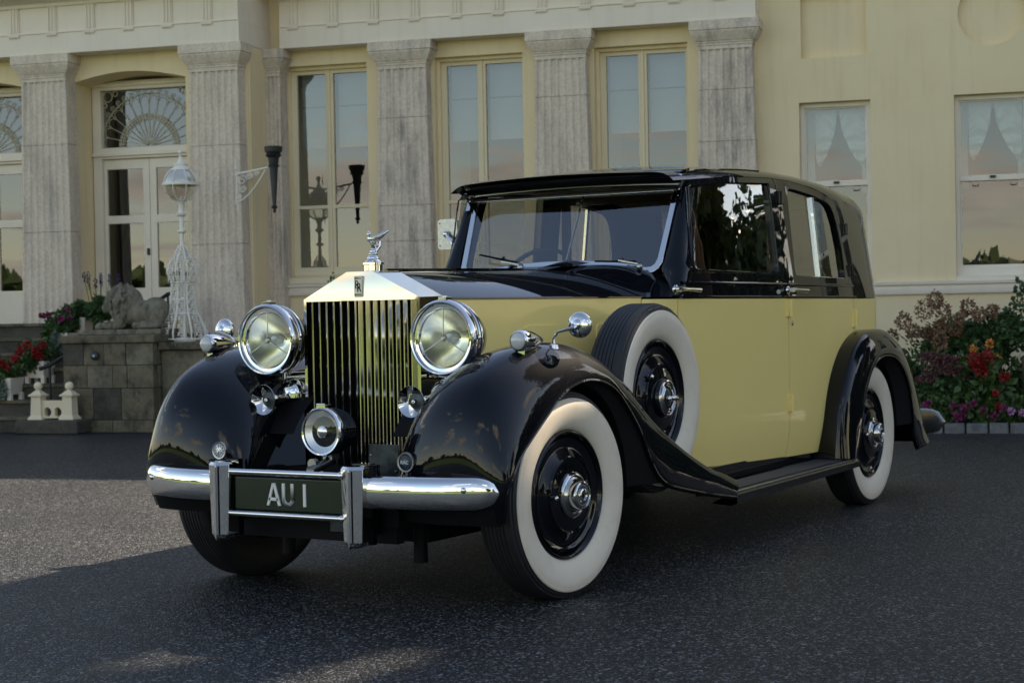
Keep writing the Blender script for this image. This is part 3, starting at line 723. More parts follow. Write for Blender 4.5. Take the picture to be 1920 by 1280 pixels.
bed = MB(); bed.box(-7.3, 3.2, .0, 2.12, -.05, .06); o = build(bed, 'flower_bed', SOIL); o.matrix_world = MBLD; tag(o, kind='structure')
kb = b_thing('cobble_kerb', .5, 2.2, 'row of grey granite setts edging the flower bed', 'kerb'); kb_i = 0
x = -3.4
sett = None
while x < 3.2:
    w = random.uniform(.17, .205)
    for lay in (0,):
        o = build(rel(MB().box(x+.008, x+w-.008, 2.13+random.uniform(0, .008), 2.30+random.uniform(-.006, .006), -.03, .085+random.uniform(-.006, .006)), .5, 2.2), 'cobble', SETT, kb, bevel=.012)
    x += w
rb(MB().box(-3.4, 3.2, 2.12, 2.285, -.04, .055), 'mortar', SOIL, kb, .5, 2.2)
def bush(name, s, n, label, cat, parts, mat, size, cnt, seed, **k):
    t_ = b_thing(name, s, n, label, cat, .05); foliage('foliage', t_, parts, mat, size, cnt, seed, **k); return t_
hy = bush('hydrangea_bush', .02, 1.35, 'hydrangea bush with rusty pink flower heads just behind the car', 'bush', [((-.15, 0, .45), (.55, .38, .40)), ((.15, 0, .70), (.52, .35, .36)), ((0, 0, .25), (.5, .35, .25))], LF1, .075, 5200, 11, cr=.42)
for i, (x, z, r) in enumerate(((-.32, 1.00, .075), (-.12, 1.10, .09), (-.02, 1.20, .075), (.05, 1.08, .08), (-.22, .90, .06), (-.10, .88, .06), (.16, .92, .065), (.02, .80, .075), (.28, 1.12, .07), (.38, 1.05, .06), (-.42, .85, .06), (.50, 1.08, .06), (.02, .93, .06), (.20, 1.02, .05), (-.45, .70, .055))):
    bloom(hy, 'flower_head', PHYD, (x, .22+.08*math.sin(i*2.1), z-.03), (r, r*.8, r*1.15), 260, 20+i, .024)
aa = bush('astilbe', .08, 1.75, 'mauve plumed flowers low in front of the hydrangea', 'flowers', [((0, 0, .25), (.35, .2, .22))], LF1, .06, 900, 31)
for i, (x, z, r) in enumerate(((-.12, .58, .11), (.04, .56, .09), (-.05, .47, .13), (.13, .45, .12), (-.16, .38, .10), (.24, .40, .08))): bloom(aa, 'flower_plume', PAST, (x, .12, z+.05), (r, .06, r*.42), 240, 40+i, .022)
dh = bush('dahlia_plant', .62, 1.85, 'red dahlias on a dark leafy plant in the middle of the bed', 'flowers', [((-.1, 0, .25), (.35, .2, .25)), ((-.2, 0, .42), (.25, .16, .2))], LF2, .10, 1500, 51, aspect=.6)
for i, (x, z, r) in enumerate(((-.26, .58, .06), (-.15, .60, .06), (-.20, .47, .055), (-.24, .52, .05), (.0, .42, .035))): bloom(dh, 'flower_head', PRED, (x, .14, z+.03), (r, r*.7, r), 120, 60+i, .028)
rs = bush('rose_bush', .92, 1.35, 'tall dark rose bush with arching shoots at the right edge', 'bush', [((-.1, 0, .85), (.50, .32, .34)), ((.25, .05, .65), (.4, .3, .45)), ((-.35, 0, .75), (.30, .25, .28)), ((.1, -.1, .35), (.5, .2, .3))], LF1, .055, 8200, 71, cr=.36, aspect=.62)
for i, (x, z) in enumerate(((.0, 1.42), (.32, 1.36), (.45, 1.30), (-.15, 1.30), (.12, 1.34), (.55, 1.24))):
    stems(rs, [((x*.6, .05, .9), (x, .1, z))]); bloom(rs, 'shoot_leaves', LF1, (x, .1, z-.08), (.06, .05, .14), 60, 90+i, .05)
for i, (x, z, m_) in enumerate(((.42, 1.16, PLIL), (-.42, .74, PORG), (-.36, .62, PORG), (-.58, .70, PORG), (.50, .95, PLIL))): bloom(rs, 'flower_head', m_, (x, .34, z), (.03,)*3, 70, 100+i, .025)
sh = b_thing('garden_stake', .82, 1.78, 'thin wooden stake standing upright in the flower bed', 'stake', .05)
build(MB().tube([(0, 0, 0), (-.03, 0, .62)], .018, 6), 'stake', BARK, sh)
for i, (s, n, c, lab, nm) in enumerate(((.08, 1.98, PPNK, 'low bedding plant with magenta flowers beside the car bumper end', 'petunia_plant'), (.42, 2.0, PPNK, 'low bright green bedding plant with magenta flowers in the middle of the kerb row', 'petunia_plant'),
        (.66, 1.95, PRED, 'round leaved geranium with one pinkish red flower head', 'geranium_plant'), (.86, 2.02, PLIL, 'low bedding plant with lilac and white flowers at the right edge', 'petunia_plant'), (-.3, 1.98, PPNK, 'low bedding plant mostly hidden behind the rear wing', 'petunia_plant'), (1.15, 2.0, PPNK, 'low bedding plant beyond the right edge of the view', 'petunia_plant'))):
    b = bush(nm, s, n, lab, 'flowers', [((0, 0, .10), (.22, .13, .12)), ((0, -.05, .18), (.18, .1, .10))], LF2, .05, 1300, 120+i, aspect=.7)
    for q in range(6 if c != PRED else 2):
        bloom(b, 'flower_head', PWHT if (c == PLIL and q % 3 == 0) else c, (random.uniform(-.2, .2), .11, random.uniform(.08, .22) if c != PRED else .30-.12*q), (.025,)*3, 40, 140+i*10+q, .025)
# low growth between to close the bed
bush('low_shrub', -.45, 1.6, 'small leafy shrub between the rear wing and the hydrangea', 'bush', [((0, 0, .35), (.35, .35, .33))], LF2, .05, 1500, 201)
bush('filler_shrub', .45, 1.2, 'dense dark shrub filling the back of the bed under the roses', 'bush', [((0, 0, .3), (.9, .35, .33))], LF1, .07, 3500, 202)
for i, (s, zt, lab) in enumerate(((-6.65, 1.72, 'thin climbing rose shoot below the first tall window'), (-6.95, 1.18, 'thin rose shoots beside the near side of the far headlamp'))):
    c = b_thing('climbing_rose', s, .45, lab, 'plant', .05)
    ls = []; pts = []
    for k in range(7):
        tip = (random.uniform(-.12, .22), random.uniform(-.1, .1), zt-.05-random.uniform(0, .3)); ls.append(((0, 0, 0), tip))
        for q in range(9): f_ = random.uniform(.6, 1); pts.append((tip[0]*f_, tip[1]*f_, tip[2]*f_))
    stems(c, ls, LF1, .005)
    r_ = np.random.default_rng(300+i); mesh_from_quads('foliage', leaf_mesh(np.repeat(np.array(pts), 4, 0)+r_.normal(size=(len(pts)*4, 3))*.02, np.zeros((len(pts)*4, 3)), .05, r_, .6), LF2, c)
# plant pots on the steps
pots = ((-9.76, 2.0, .33, PRED, 'white wooden planter of red geraniums and silver trailing leaves, lowest at the left edge', .27),
        (-9.50, 1.75, .50, PRED, 'white footed planter of red geraniums on the middle steps', .24),
        (-9.42, 1.40, .80, PPNK, 'white planter with trailing silver foliage and pink fuchsias on the upper steps', .26),
        (-9.30, 1.2, .97, PPNK, 'small white planter with one magenta flower just left of the lion', .2))
for i, (s, n, z, c, lab, w) in enumerate(pots):
    p = b_thing('planter_box', s, n, lab, 'planter', z); h = .24; w2 = w/2
    m = MB()
    rows = [[(r*sx_, r*sy, zq) for sx_, sy in ((-1, -1), (1, -1), (1, 1), (-1, 1))] for zq, r in ((.06, w2*.82), (h, w2), (h, w2-.02), (.09, w2*.8-.02))]
    m.grid(rows, False, True); build(m, 'box', WPAINT, p, sharp=25)
    ft = MB(); 
    for sx_ in (-1, 1):
        for sy in (-1, 1): ft.box(sx_*w2*.8-.022, sx_*w2*.8+.022, sy*w2*.8-.022, sy*w2*.8+.022, 0, .08)
    build(ft, 'feet', WPAINT, p)
    build(MB().box(-w2+.02, w2-.02, -w2+.02, w2-.02, h-.04, h-.02), 'soil', SOIL, p)
    foliage('foliage', p, [((0, 0, h+.09), (.26, .22, .15)), ((-.05, w2*.8, h-.02), (.16, .08, .16))], LF1 if i else LF2, .045, 1900, 400+i, aspect=.8)
    if i in (0, 2): foliage('trailing_leaves', p, [((.02, w2+.03, h-.10), (.10, .05, .17))], LF3, .022, 1600, 410+i, aspect=.9)
    for q in range(9 if i < 2 else (4 if i == 2 else 1)):
        a = random.uniform(0, PI); bloom(p, 'flower_head', c, (.22*math.cos(a)*random.uniform(.4, 1), .14+.05*math.sin(a), h+.05+random.uniform(0, .17)), (.032,)*3 if i < 2 else (.02,)*3, 60, 420+i*20+q, .03)
lv = b_thing('lavender_plant', -9.02, 1.3, 'leafy plant with purple spikes standing behind the lion', 'plant', 1.06)
foliage('foliage', lv, [((0, 0, .22), (.20, .16, .20))], LF1, .05, 2200, 500)
sp = []
for k in range(9):
    x = random.uniform(-.2, .3); zt = random.uniform(.48, .60); sp.append(((x*.5, 0, .2), (x, 0, zt))); bloom(lv, 'flower_spike', PLAV, (x, 0, zt), (.012, .012, .06), 50, 510+k, .018)
stems(lv, sp)

# ------------------------------------------------------------------ trees (mostly seen mirrored in paint, glass and chrome, and casting the shade)
GAPS = [[(-1.60, -.95), (-1.27, .29), (-.97, 1.6), (-.8, 3.6), (-11, 1.5), (-11, -5), (-2.6, -2.6), (-1.95, -1.5)], [(1.04, -.89), (1.01, -.59), (1.08, -.27), (1.19, -.01), (1.26, -.16), (1.17, -.44), (1.12, -.75)],
        [(.69, -1.91), (.70, -1.46), (.81, -1.19), (.98, -.98), (1.09, -1.09), (1.07, -1.38), (1.09, -1.71), (1.05, -2.4), (.7, -2.4)],
        [(-.1, -2.2), (-.06, -2.02), (-.03, -1.86), (.04, -1.86), (.05, -2.07), (.0, -2.2)], [(.10, -1.83), (.12, -1.63), (.19, -1.65), (.20, -1.83)], [(.24, -2.10), (.13, -1.92), (.22, -1.88), (.34, -2.05)]]
def tree(name, x, y, h, r, label, seed, n=9000, leaf=.35, low=.25, group=None, cone=False, trunk=True):
    t_ = empty(name, (x, y, 0)); tag(t_, label, 'tree', group)
    m = MB(); m.tube([(0, 0, 0), (.1, .05, h*.3), (-.1, 0, h*.65), (0, 0, h*.9)], [h*.035, h*.028, h*.016, .04], 10)
    rg = random.Random(seed)
    for k in range(9):
        a = k*2.4; z = h*(low+.08+.06*k); m.tube([(0, 0, z), (r*.5*math.cos(a), r*.5*math.sin(a), z+h*.07), (r*.8*math.cos(a), r*.8*math.sin(a), z+h*.10)], [h*.012, h*.007, .02], 6)
    build(m, 'trunk', BARK, t_)
    r_ = np.random.default_rng(seed); qs = []
    zc = h*(low+1)/2; rz = h*(1-low)/2
    if cone:
        for z in np.linspace(h*low, h*.97, 12):
            rr = r*(1-(z-h*low)/(h*(1-low)))+.3; p, w = blob_points(r_, n//12, (0, 0, z), (rr, rr, rz/8), 10, .45, .2); qs.append(leaf_mesh(p, w, leaf, r_, .5))
    else:
        p, w = blob_points(r_, n, (0, 0, zc), (r, r, rz), 46, .33, .35); qs.append(leaf_mesh(p, w, leaf, r_, .6))
    q = np.concatenate(qs); c4 = q.reshape(-1, 4, 3).mean(1)+np.array([x, y, 0]); ts = np.array(tosun)
    g = c4-ts*(c4[:, 2:3]/ts[2]); keep = np.ones(len(c4), bool)      # leaves cut from the crown so sun lands in the GAPS ground patches
    for P in GAPS:
        if g[:, 0].max() < min(p[0] for p in P)-1: continue
        keep &= ~np.array([inpoly(a_, b_, P) for a_, b_ in g[:, :2]])
    for tgt, rad in (((.84, .12, 1.0), .30), ((.80, -.25, 1.05), .22)):  # leaves also cut away along the sun's path to near wing and side lamp
        rel_ = c4-np.array(tgt); d_ = np.linalg.norm(rel_-ts*(rel_@ts)[:, None], axis=1); keep &= d_ > rad
    q = q.reshape(-1, 4, 3)[keep].reshape(-1, 3)
    mesh_from_quads('crown', q, LFT, t_)
tree('oak_tree', 9.9, 14.8, 18.5, 7.4, 'large spreading tree beyond the right end of the mansion that shades the car', 601, 52000, .42, .28)
tree('cedar_tree', -2, 27, 19.5, 6.2, 'tall dark tree standing behind the middle of the mansion', 661, 26000, .45, .1)
tree('cedar_tree', 4.5, 27, 18, 4.6, 'dark cedar standing behind the plain wall of the mansion', 667, 20000, .45, .1)
tree('cedar_tree', -13, 29, 18, 6, 'tall dark tree standing behind the portico', 662, 18000, .5, .1)
tree('yew_tree', 14.75, 22.3, 9, 3.3, 'dense dark yew beyond the right end of the mansion', 663, 30000, .42, .02)
tree('yew_tree', 7.2, 35.0, 13, 2.6, 'tall yew behind the roof of the mansion', 665, 12000, .35, .02)
tree('yew_tree', 20.5, 22.5, 10, 4.0, 'broad yew beside the forecourt', 666, 16000, .35, .02)
hg = empty('added_hedge', (7.4, 9.6, 0), math.atan2(-4.1, 5.9)); tag(hg, 'low clipped box hedge beside the forecourt outside the view', 'hedge')  # unseen hedge, added so the front wing mirrors dark green
r_ = np.random.default_rng(78); hp = np.stack([r_.uniform(-3.7, 3.7, 26000), r_.uniform(-.4, .4, 26000), r_.uniform(0, 1.2, 26000)], 1); mesh_from_quads('foliage', leaf_mesh(hp, np.zeros_like(hp), .13, r_, .8), LFT, hg)
hg = empty('clipped_hedge', (25, 42, 0)); tag(hg, 'long clipped green hedge beyond the lawn behind the mansion', 'hedge')
r_ = np.random.default_rng(77); hp = np.stack([r_.uniform(-32, 32, 30000), r_.uniform(-1.2, 1.2, 30000), r_.uniform(0, 3.4, 30000)], 1); mesh_from_quads('foliage', leaf_mesh(hp, np.zeros_like(hp), .5, r_, .8), LFT, hg)
side = ((24, 17, 8, 6, False), (31, 6, 8, 7, False), (34, -6, 8, 6, True), (33, -18, 8, 7, False), (30, 33, 12, 6, False), (44, -30, 13, 7, False))
for i, (x, y, h, r, cn_) in enumerate(side):
    tree('garden_tree', x, y, h, r, ['broad garden tree', 'tall rounded garden tree', 'dark conical garden tree', 'wide garden tree', 'leafy garden tree', 'far garden tree'][i]+' at the side of the forecourt outside the view', 640+i, 9000, .5, .08, 'garden trees beside the forecourt', cn_)
for i, (x, y, h, r, cn_) in enumerate(((30, 60, 13, 6, False), (24, 78, 12, 6, False), (-60, -120, 8, 5, False), (-75, -95, 7, 5, False), (-50, -130, 9, 4, True), (-92, -80, 8, 6, False))):
    tree('parkland_tree', x, y, h, r, ['parkland tree behind the mansion', 'farther parkland tree behind the mansion', 'round tree', 'low tree', 'pointed conifer', 'spreading tree'][i]+' across the lawn outside the view', 610+i, 3500, .8, .12, 'trees across the lawn', cn_)
r_ = np.random.default_rng(9); n = 26000; a = r_.uniform(-PI, PI, n); a = np.where((a > .25) & (a < 2.9), -a, a)
D = r_.uniform(200, 230, n); env = 4+1.8*np.sin(a*9)+1.3*np.sin(a*23+1)+1.2*np.sin(a*57)
p = np.stack([D*np.cos(a), D*np.sin(a), r_.uniform(0, 1, n)*np.maximum(env, 1.5)], 1)
o = mesh_from_quads('far_wood', leaf_mesh(p, np.zeros((n, 3)), 3.0, r_, .8), LFT); tag(o, 'distant line of trees beyond the lawn', 'trees', kind='stuff')
# ------------------------------------------------------------------ the car
car = empty('vintage_limousine'); tag(car, 'black and primrose yellow vintage limousine with white wall tyres parked on the forecourt', 'car')
WY = [-.05, .5, 1.1, 1.36, 1.7, 2.1, 2.6, 3.1, 3.4, 3.65]; WX = [.285, .45, .623, .702, .738, .760, .775, .782, .781, .772]
_wc = np.polyfit(WY, WX, 5)
def W(y): return float(np.interp(y, WY, WX)) if y < .9 else float(sum(np.interp(y+d, WY+[4.1], WX+[.735]) for d in (-.12, -.06, 0, .06, .12))/5)
def ztop(y): return float(sum(np.interp(y+d, [1.3, 1.6, 1.85, 2.2, 2.6, 3.05, 3.4], [1.80, 1.822, 1.852, 1.875, 1.888, 1.885, 1.87]) for d in (-.1, 0, .1))/3)
# plan outline from the windscreen round the tail
_pl = [(W(y), y) for y in np.linspace(1.45, 3.65, 45)]
_tail = np.array([(W(3.5), 3.5), (W(3.65), 3.65), (.742, 4.03), (.705, 4.20), (.635, 4.36), (.52, 4.49), (.36, 4.56), (.18, 4.585), (0, 4.59)])
_pl += [tuple(catmull(_tail, t_)) for t_ in np.linspace(1.05, 8, 60)]
_pl = np.array(_pl); _d = np.gradient(_pl, axis=0); _n = np.stack([_d[:, 1], -_d[:, 0]], 1); _n /= np.linalg.norm(_n, axis=1)[:, None]
def smooth01(t): t = max(0, min(1, t)); return t*t*(3-2*t)
def inset(y, z, zt, k):   # k: 0 side .. 1 tail
    d = 0
    if z > 1.2: d += (.10+.04*k)*(z-1.2)
    if z < .62: d += .03*((.62-z)/.27)**2
    rz = .10+.07*k; rx = .12+.08*k; q = (z-(zt-rz))/rz
    if q > 0: q = min(q, 1); d += rx*(1-math.sqrt(max(0, 1-q*q)))
    return d
def kblend(i): y = _pl[i][1]; return smooth01((y-3.25)/1.0)
def PS(i, z):
    x, y = _pl[i]; zt = ztop(y); d = inset(y, z, zt, kblend(i)); return (x-_n[i][0]*d, y-_n[i][1]*d, z)
def PY(y, z, off=0):      # side surface point by y (for the doors)
    k = smooth01((y-3.25)/1.0); return (W(y)-inset(y, z, ztop(y), k)-off, y, z)
def mir(f, s): return lambda *a: (lambda p: (s*p[0], p[1], p[2]))(f(*a))
def panel(name, outer, holes, mat, parent, s=1, th=.028, d=.03, step=.055, off=0, **k):
    mb = plate(outer, holes, mir(lambda y, z: PY(y, z, off), s), mir(lambda y, z: PY(y, z, off+th), s), d, step); return build(mb, name, mat, parent, **k)
BELT = 1.199
dt = lambda y: float(np.interp(y, [1.3, 1.6, 2.0, 2.5, 2.8, 3.1, 3.3, 3.42, 3.50, 3.56, 3.60], [1.75, 1.775, 1.812, 1.836, 1.836, 1.815, 1.785, 1.745, 1.69, 1.60, 1.45]))
def topline(y0, y1, n, f): return [(y0+(y1-y0)*i/n, f(y0+(y1-y0)*i/n)) for i in range(n+1)]
win1 = [(1.535, 1.365), (1.545, 1.345), (1.565, 1.337), (2.465, 1.325), (2.485, 1.333), (2.49, 1.35)]+[(y, dt(y)-.028) for y in np.linspace(2.485, 1.60, 14)]+[(1.578, 1.74)]
win2 = [(2.705, 1.345), (2.715, 1.325), (2.735, 1.318), (3.46, 1.312), (3.482, 1.318), (3.49, 1.34), (3.475, 1.50), (3.44, 1.62), (3.40, 1.69), (3.36, 1.725), (3.30, 1.748)]+[(y, dt(y)-.042) for y in np.linspace(3.2, 2.76, 8)]+[(2.725, 1.785), (2.712, 1.77)]
rows = []
idx = list(range(0, 44))
def roofrow(i, zs=None):
    x, y = _pl[i]; zt = ztop(y); k = kblend(i)
    zs0 = dt(y)+.003 if y < 3.60 else max(1.45, dt(y)+.002)
    zs0 = zs or zs0
    a = [PS(i, zs0+(zt-zs0)*(1-(1-q)**2)) for q in np.linspace(0, 1, 16)]
    sx_, sy_, sz_ = a[-1]; ysp = min(y, 3.45); cr0 = .014+.028*smooth01((y-1.5)/.8); cz = zt+cr0 if y < 3.4 else ztop(3.4)+.042
    for q in np.linspace(.04, 1, 22): a.append((sx_*(1-q), sy_+(ysp-sy_)*q, sz_+(cz-sz_)*(1-(1-q)**2)))
    return a
for s in (1, -1):
    fd = panel('front_door', [(1.362, .385), (2.562, .355), (2.562, BELT-.003), (1.362, BELT-.003)], [], YEL, car, s, bevel=0)
    panel('window_frame', [(1.365, BELT+.002), (2.561, BELT+.002), (2.561, dt(2.56))]+topline(2.50, 1.605, 12, dt)+[(1.52, 1.38), (1.42, 1.25)], [win1], BLK, fd, s, th=.045)
    rdoor = [(2.570, .352), (3.0, .345), (3.45, .34), (3.56, .7), (3.596, 1.0), (3.596, BELT-.003), (2.570, BELT-.003)]
    rd = panel('rear_door', rdoor, [], YEL, car, s)
    panel('window_frame', [(2.569, BELT+.002), (3.596, BELT+.002), (3.602, 1.40)]+[(y, dt(y)) for y in (3.595, 3.56, 3.52, 3.48, 3.42, 3.34, 3.2, 3.0, 2.8, 2.65, 2.569)], [win2], BLK, rd, s, th=.045)
    # quarter lower and cowl side
    panel('cowl_side', [(1.115, .50), (1.355, .385), (1.355, BELT-.003), (1.115, BELT-.003)], [], YEL, car, s, d=.05, step=.08)
    # glass
    for nm, pr, w, par in (('pane', 0, win1, fd), ('pane', 1, win2, rd)):
        mb = plate(w, [], mir(lambda y, z: PY(y, z, .022), s), mir(lambda y, z: PY(y, z, .025), s), .06, .12); build(mb, nm, GLS, par)
        rim = MB(); loop = resample(w, .05); rim.tube([mir(lambda y, z: PY(y, z, .008), s)(*q) for q in loop], .0045, 5, closed=True); build(rim, 'window_bead', BLK, par)
    # sliding-pane bar of the rear window, dark reveals
    b = MB(); b.tube([mir(PY, s)(3.115, z) for z in (1.315, 1.76)], .0001, 4)
    b = MB(); 
    for z0, z1 in ((1.318, 1.762),):
        p0 = PY(3.10, z0, .015); p1 = PY(3.10, z1, .015); b.obox(((p0[0]+p1[0])/2*s, 3.10, (z0+z1)/2), (.008*s, 0, 0), (0, .014, 0), ((p1[0]-p0[0])/2*s, 0, (z1-z0)/2))
    build(b, 'sliding_pane_bar', CHR, rd)
    b = MB(); b.tube([mir(lambda y, z: PY(y, z, .006), s)(y, 1.322) for y in np.linspace(1.56, 2.48, 8)], .007, 6); build(b, 'sill_bead', CHR, fd)
    b = MB(); b.tube([mir(lambda y, z: PY(y, z, .006), s)(y, 1.312) for y in np.linspace(2.8, 3.46, 8)], .006, 6); build(b, 'sill_bead', CHR, rd)
    # waist mouldings
    def strip(y0, y1, z, hh, pr, nm, mt, par, n=20):
        m = MB(); m.grid([[mir(lambda y, zq, q=q: PY(y, zq, -q), s)(y, zq) for q, zq in ((-.004, z-hh), (pr, z-hh*.7), (pr+.002, z), (pr, z+hh*.7), (-.004, z+hh))] for y in np.linspace(y0, y1, n)]); build(m, nm, mt, par)
    strip(1.40, 2.559, 1.272, .010, .008, 'waist_moulding', BLK, fd); strip(2.572, 3.60, 1.272, .010, .008, 'waist_moulding', BLK, rd)
    strip(1.365, 2.559, 1.206, .006, .004, 'belt_bead', BLK, fd); strip(2.572, 3.60, 1.206, .006, .004, 'belt_bead', BLK, rd)
    # handles
    for y, par in ((1.305+.115, fd), (2.665, rd)):
        x = W(y); m = MB(); m.tube([(s*(x-.01), y-.105, 1.241), (s*(x+.035), y-.105, 1.241)], [.014, .011], 10)
        m.tube([(s*(x+.036), y-.118, 1.2415), (s*(x+.036), y-.05, 1.241), (s*(x+.036), y+.095, 1.237)], [.0125, .009, .012], 10)
        build(m, 'door_handle', CHR, par)
        build(MB().lathe([(0, .022), (.006, .020), (.008, .012)], (s*(x-.0), y-.105, 1.241), ((s, 0, 0), (0, 1, 0), (0, 0, 1)), 14), 'handle_rose', CHR, par)
    build(MB().ball((s*(W(2.62)), 2.62, 1.075-.01), (.006, .011, .014), 10, 6), 'door_lock', CHD, rd)
    # hinges
    for y, z, mt, par, h in ((2.567, 1.145, YEL, rd, .045), (2.567, .64, YEL, rd, .045), (3.596, 1.08, YEL, rd, .05), (2.60, 1.735, BLK, rd, .035), (3.565, 1.60, BLK, rd, .032), (3.596, 1.36, BLK, rd, .032)):
        x = PY(y, z)[0]; m = MB(); m.box(min(s*(x-.01), s*(x+.012)), max(s*(x-.01), s*(x+.012)), y-.035, y+.03, z-h, z+h); m.tube([(s*(x+.014), y+.004, z-h*1.05), (s*(x+.014), y+.004, z+h*1.05)], .009, 8)
        build(m, 'hinge', mt, par, bevel=.002)
    # tail quarter, lower and upper
    i0 = 43
    for nm, z0, z1, mt in (('rear_quarter_lower', .40, BELT-.003, YEL), ('rear_quarter_upper', BELT+.002, None, BLK)):
        rows = []
        for i in range(i0, len(_pl)):
            y = _pl[i][1]
            if z1: row = [mir(PS, s)(i, z) for z in np.linspace(z0, z1, 16)]
            else: row = [mir(PS, s)(i, z) for z in np.linspace(z0, 1.44, 9)]+[(s*p[0], p[1], p[2]) for p in roofrow(i, 1.45)]
            rows.append(row)
        m = MB(); m.grid(rows); o = build(m, nm, mt, car, sharp=60)
    strip(3.61, 3.66, 1.206, .006, .004, 'belt_bead', BLK, car, 4)
# roof: door-top line over the shoulder to the spine
m = MB(); m.grid([roofrow(i) for i in idx]); ro = build(m, 'roof', BLK, car, sharp=60)
m = MB(); m.grid([[(-p[0], p[1], p[2]) for p in roofrow(i)] for i in idx]); r2_ = build(m, 'roof', BLK, car, sharp=60)
# vinyl drip strip / bright edge on the front of the roof
m = MB()
for s in (1, -1):
    m.tube([(s*p[0], p[1], p[2]+.004) for p in [PS(i, ztop(_pl[i][1])-.012) for i in range(4, 22)]], .006, 6)
build(m, 'roof_gutter', CHR, car)
# front header and peak (sun visor)
YT = 1.60
m = MB(); hx = .612
prof = [(YT+.10, 1.842), (YT+.02, 1.826), (YT-.012, 1.815), (YT-.022, 1.803), (YT-.018, 1.789), (YT-.006, 1.783), (YT-.014, 1.775), (YT-.016, 1.762), (YT+.004, 1.752), (YT+.05, 1.752)]
rows = []
for x in np.linspace(-1, 1, 25):
    bow = .012*(1-x*x); rows.append([(x*hx*(1 if j not in (0,) else 1.0), y-.0, z+bow) for j, (y, z) in enumerate(prof)])
m.grid(rows); m.add(rows[0], [tuple(range(len(prof)))]); m.add(rows[-1], [tuple(range(len(prof)))[::-1]])
build(m, 'windscreen_header', BLK, car, sharp=50)
m = MB()
for s in (1, -1): m.ball((s*(hx-.005), YT-.015, 1.797), (.018, .014, .010), 10, 6)
build(m, 'header_cap', CHR, car)
# roof front skin joining header and roof
m = MB(); fr_ = roofrow(2); L_ = []
full = [(p[0], p[1], p[2]) for p in fr_]
m.grid([[(-p[0], p[1], p[2]) for p in full][0:]+[p for p in full[::-1]][1:], [(-p[0], YT-.005, p[2]-.010) for p in full]+[(p[0], YT-.005, p[2]-.010) for p in full[::-1]][1:]])
build(m, 'roof_front', BLK, car, sharp=60)
# windscreen
def wsy(z): return 1.44+.46*(z-1.33)
def wsb(x): return 1.374-.052*(abs(x)/.52)**2.4
out = [(x, wsb(x)) for x in np.linspace(-.50, .50, 21)]+[(.535, 1.328), (.560, 1.345), (.575, 1.375), (.592, 1.745), (-.592, 1.745), (-.575, 1.375), (-.560, 1.345), (-.535, 1.328)]
inn = [(x, wsb(x)+.026) for x in np.linspace(-.49, .49, 21)]+[(.518, 1.358), (.535, 1.37), (.545, 1.395), (.562, 1.728), (-.562, 1.728), (-.545, 1.395), (-.535, 1.37), (-.518, 1.358)]
wf = build(plate(out, [inn], lambda x, z: (x, wsy(z)-.012, z), lambda x, z: (x, wsy(z)+.012, z), .03), 'windscreen_frame', CHR, car, bevel=.003)
build(plate(inn, [], lambda x, z: (x, wsy(z)-.002, z), lambda x, z: (x, wsy(z)+.002, z)), 'windscreen_glass', GLSW, wf)
for s in (1, -1):
    m = MB(); m.obox((s*.603, wsy(1.70)-.018, 1.715), (s*.012, 0, 0), (0, .006, 0), (0, .016, .032)); m.ball((s*.603, wsy(1.73)-.026, 1.732), .006, 8, 6); m.ball((s*.603, wsy(1.70)-.026, 1.70), .006, 8, 6)
    m.tube([(s*.606, wsy(1.74)-.015, 1.75), (s*.62, YT+.0, 1.778)], .011, 6)
    build(m, 'windscreen_bracket', CHR, wf)
for x0, z0 in ((-.28, 1.385), (.39, 1.368)):
    w = MB(); w.ball((x0+.09, wsy(z0)-.06, z0-.012), .018, 10, 8); w.tube([(x0+.09, wsy(z0)-.06, z0), (x0-.03, wsy(z0)-.045, z0+.022)], .0065, 6)
    build(w, 'wiper_arm', CHD, car); w = MB(); w.tube([(x0-.17, wsy(z0)-.028, z0+.060 if x0 < 0 else z0+.022), (x0+.06, wsy(z0)-.04, z0+.012)], [.005, .006], 5); w.tube([(x0-.02, wsy(z0)-.045, z0+.045 if x0 < 0 else z0+.028), (x0-.01, wsy(z0)-.04, z0+.02)], .009, 6); build(w, 'wiper_blade', BLK, car)
# screen pillars
for s in (1, -1):
    rows = []
    for z, cx, w2, yo, dp in ((1.196, .700, .055, .0, .16), (1.25, .690, .056, .0, .12), (1.30, .672, .072, .0, .09), (1.345, .651, .076, -.0, .07), (1.39, .645, .064, -.0, .06), (1.46, .641, .054, 0, .06), (1.60, .633, .046, 0, .06), (1.70, .628, .042, 0, .06), (1.80, .618, .040, 0, .06)):
        y0 = wsy(z)-.01 if z > 1.28 else wsy(1.28)-.01-(1.28-z)*.6; lo = cx-w2; hi = min(cx+w2*.7, PY(max(y0+.05, 1.3), z)[0]+.004)
        rows.append([(s*lo, y0+.03, z), (s*(lo+.003), y0, z), (s*(lo+.02), y0-.010, z), (s*(hi-.03), y0-.006, z), (s*(hi-.008), y0+.012, z), (s*hi, y0+.05, z), (s*hi, y0+dp+.06, z), (s*lo, y0+dp+.06, z)])
    m = MB(); R_ = [catmull(np.array(rows).reshape(len(rows), -1), t_).reshape(-1, 3) for t_ in np.linspace(0, len(rows)-1, 40)]
    m.grid([[tuple(p) for p in r] for r in R_], False, True); build(m, 'screen_pillar', BLK, car, sharp=50)
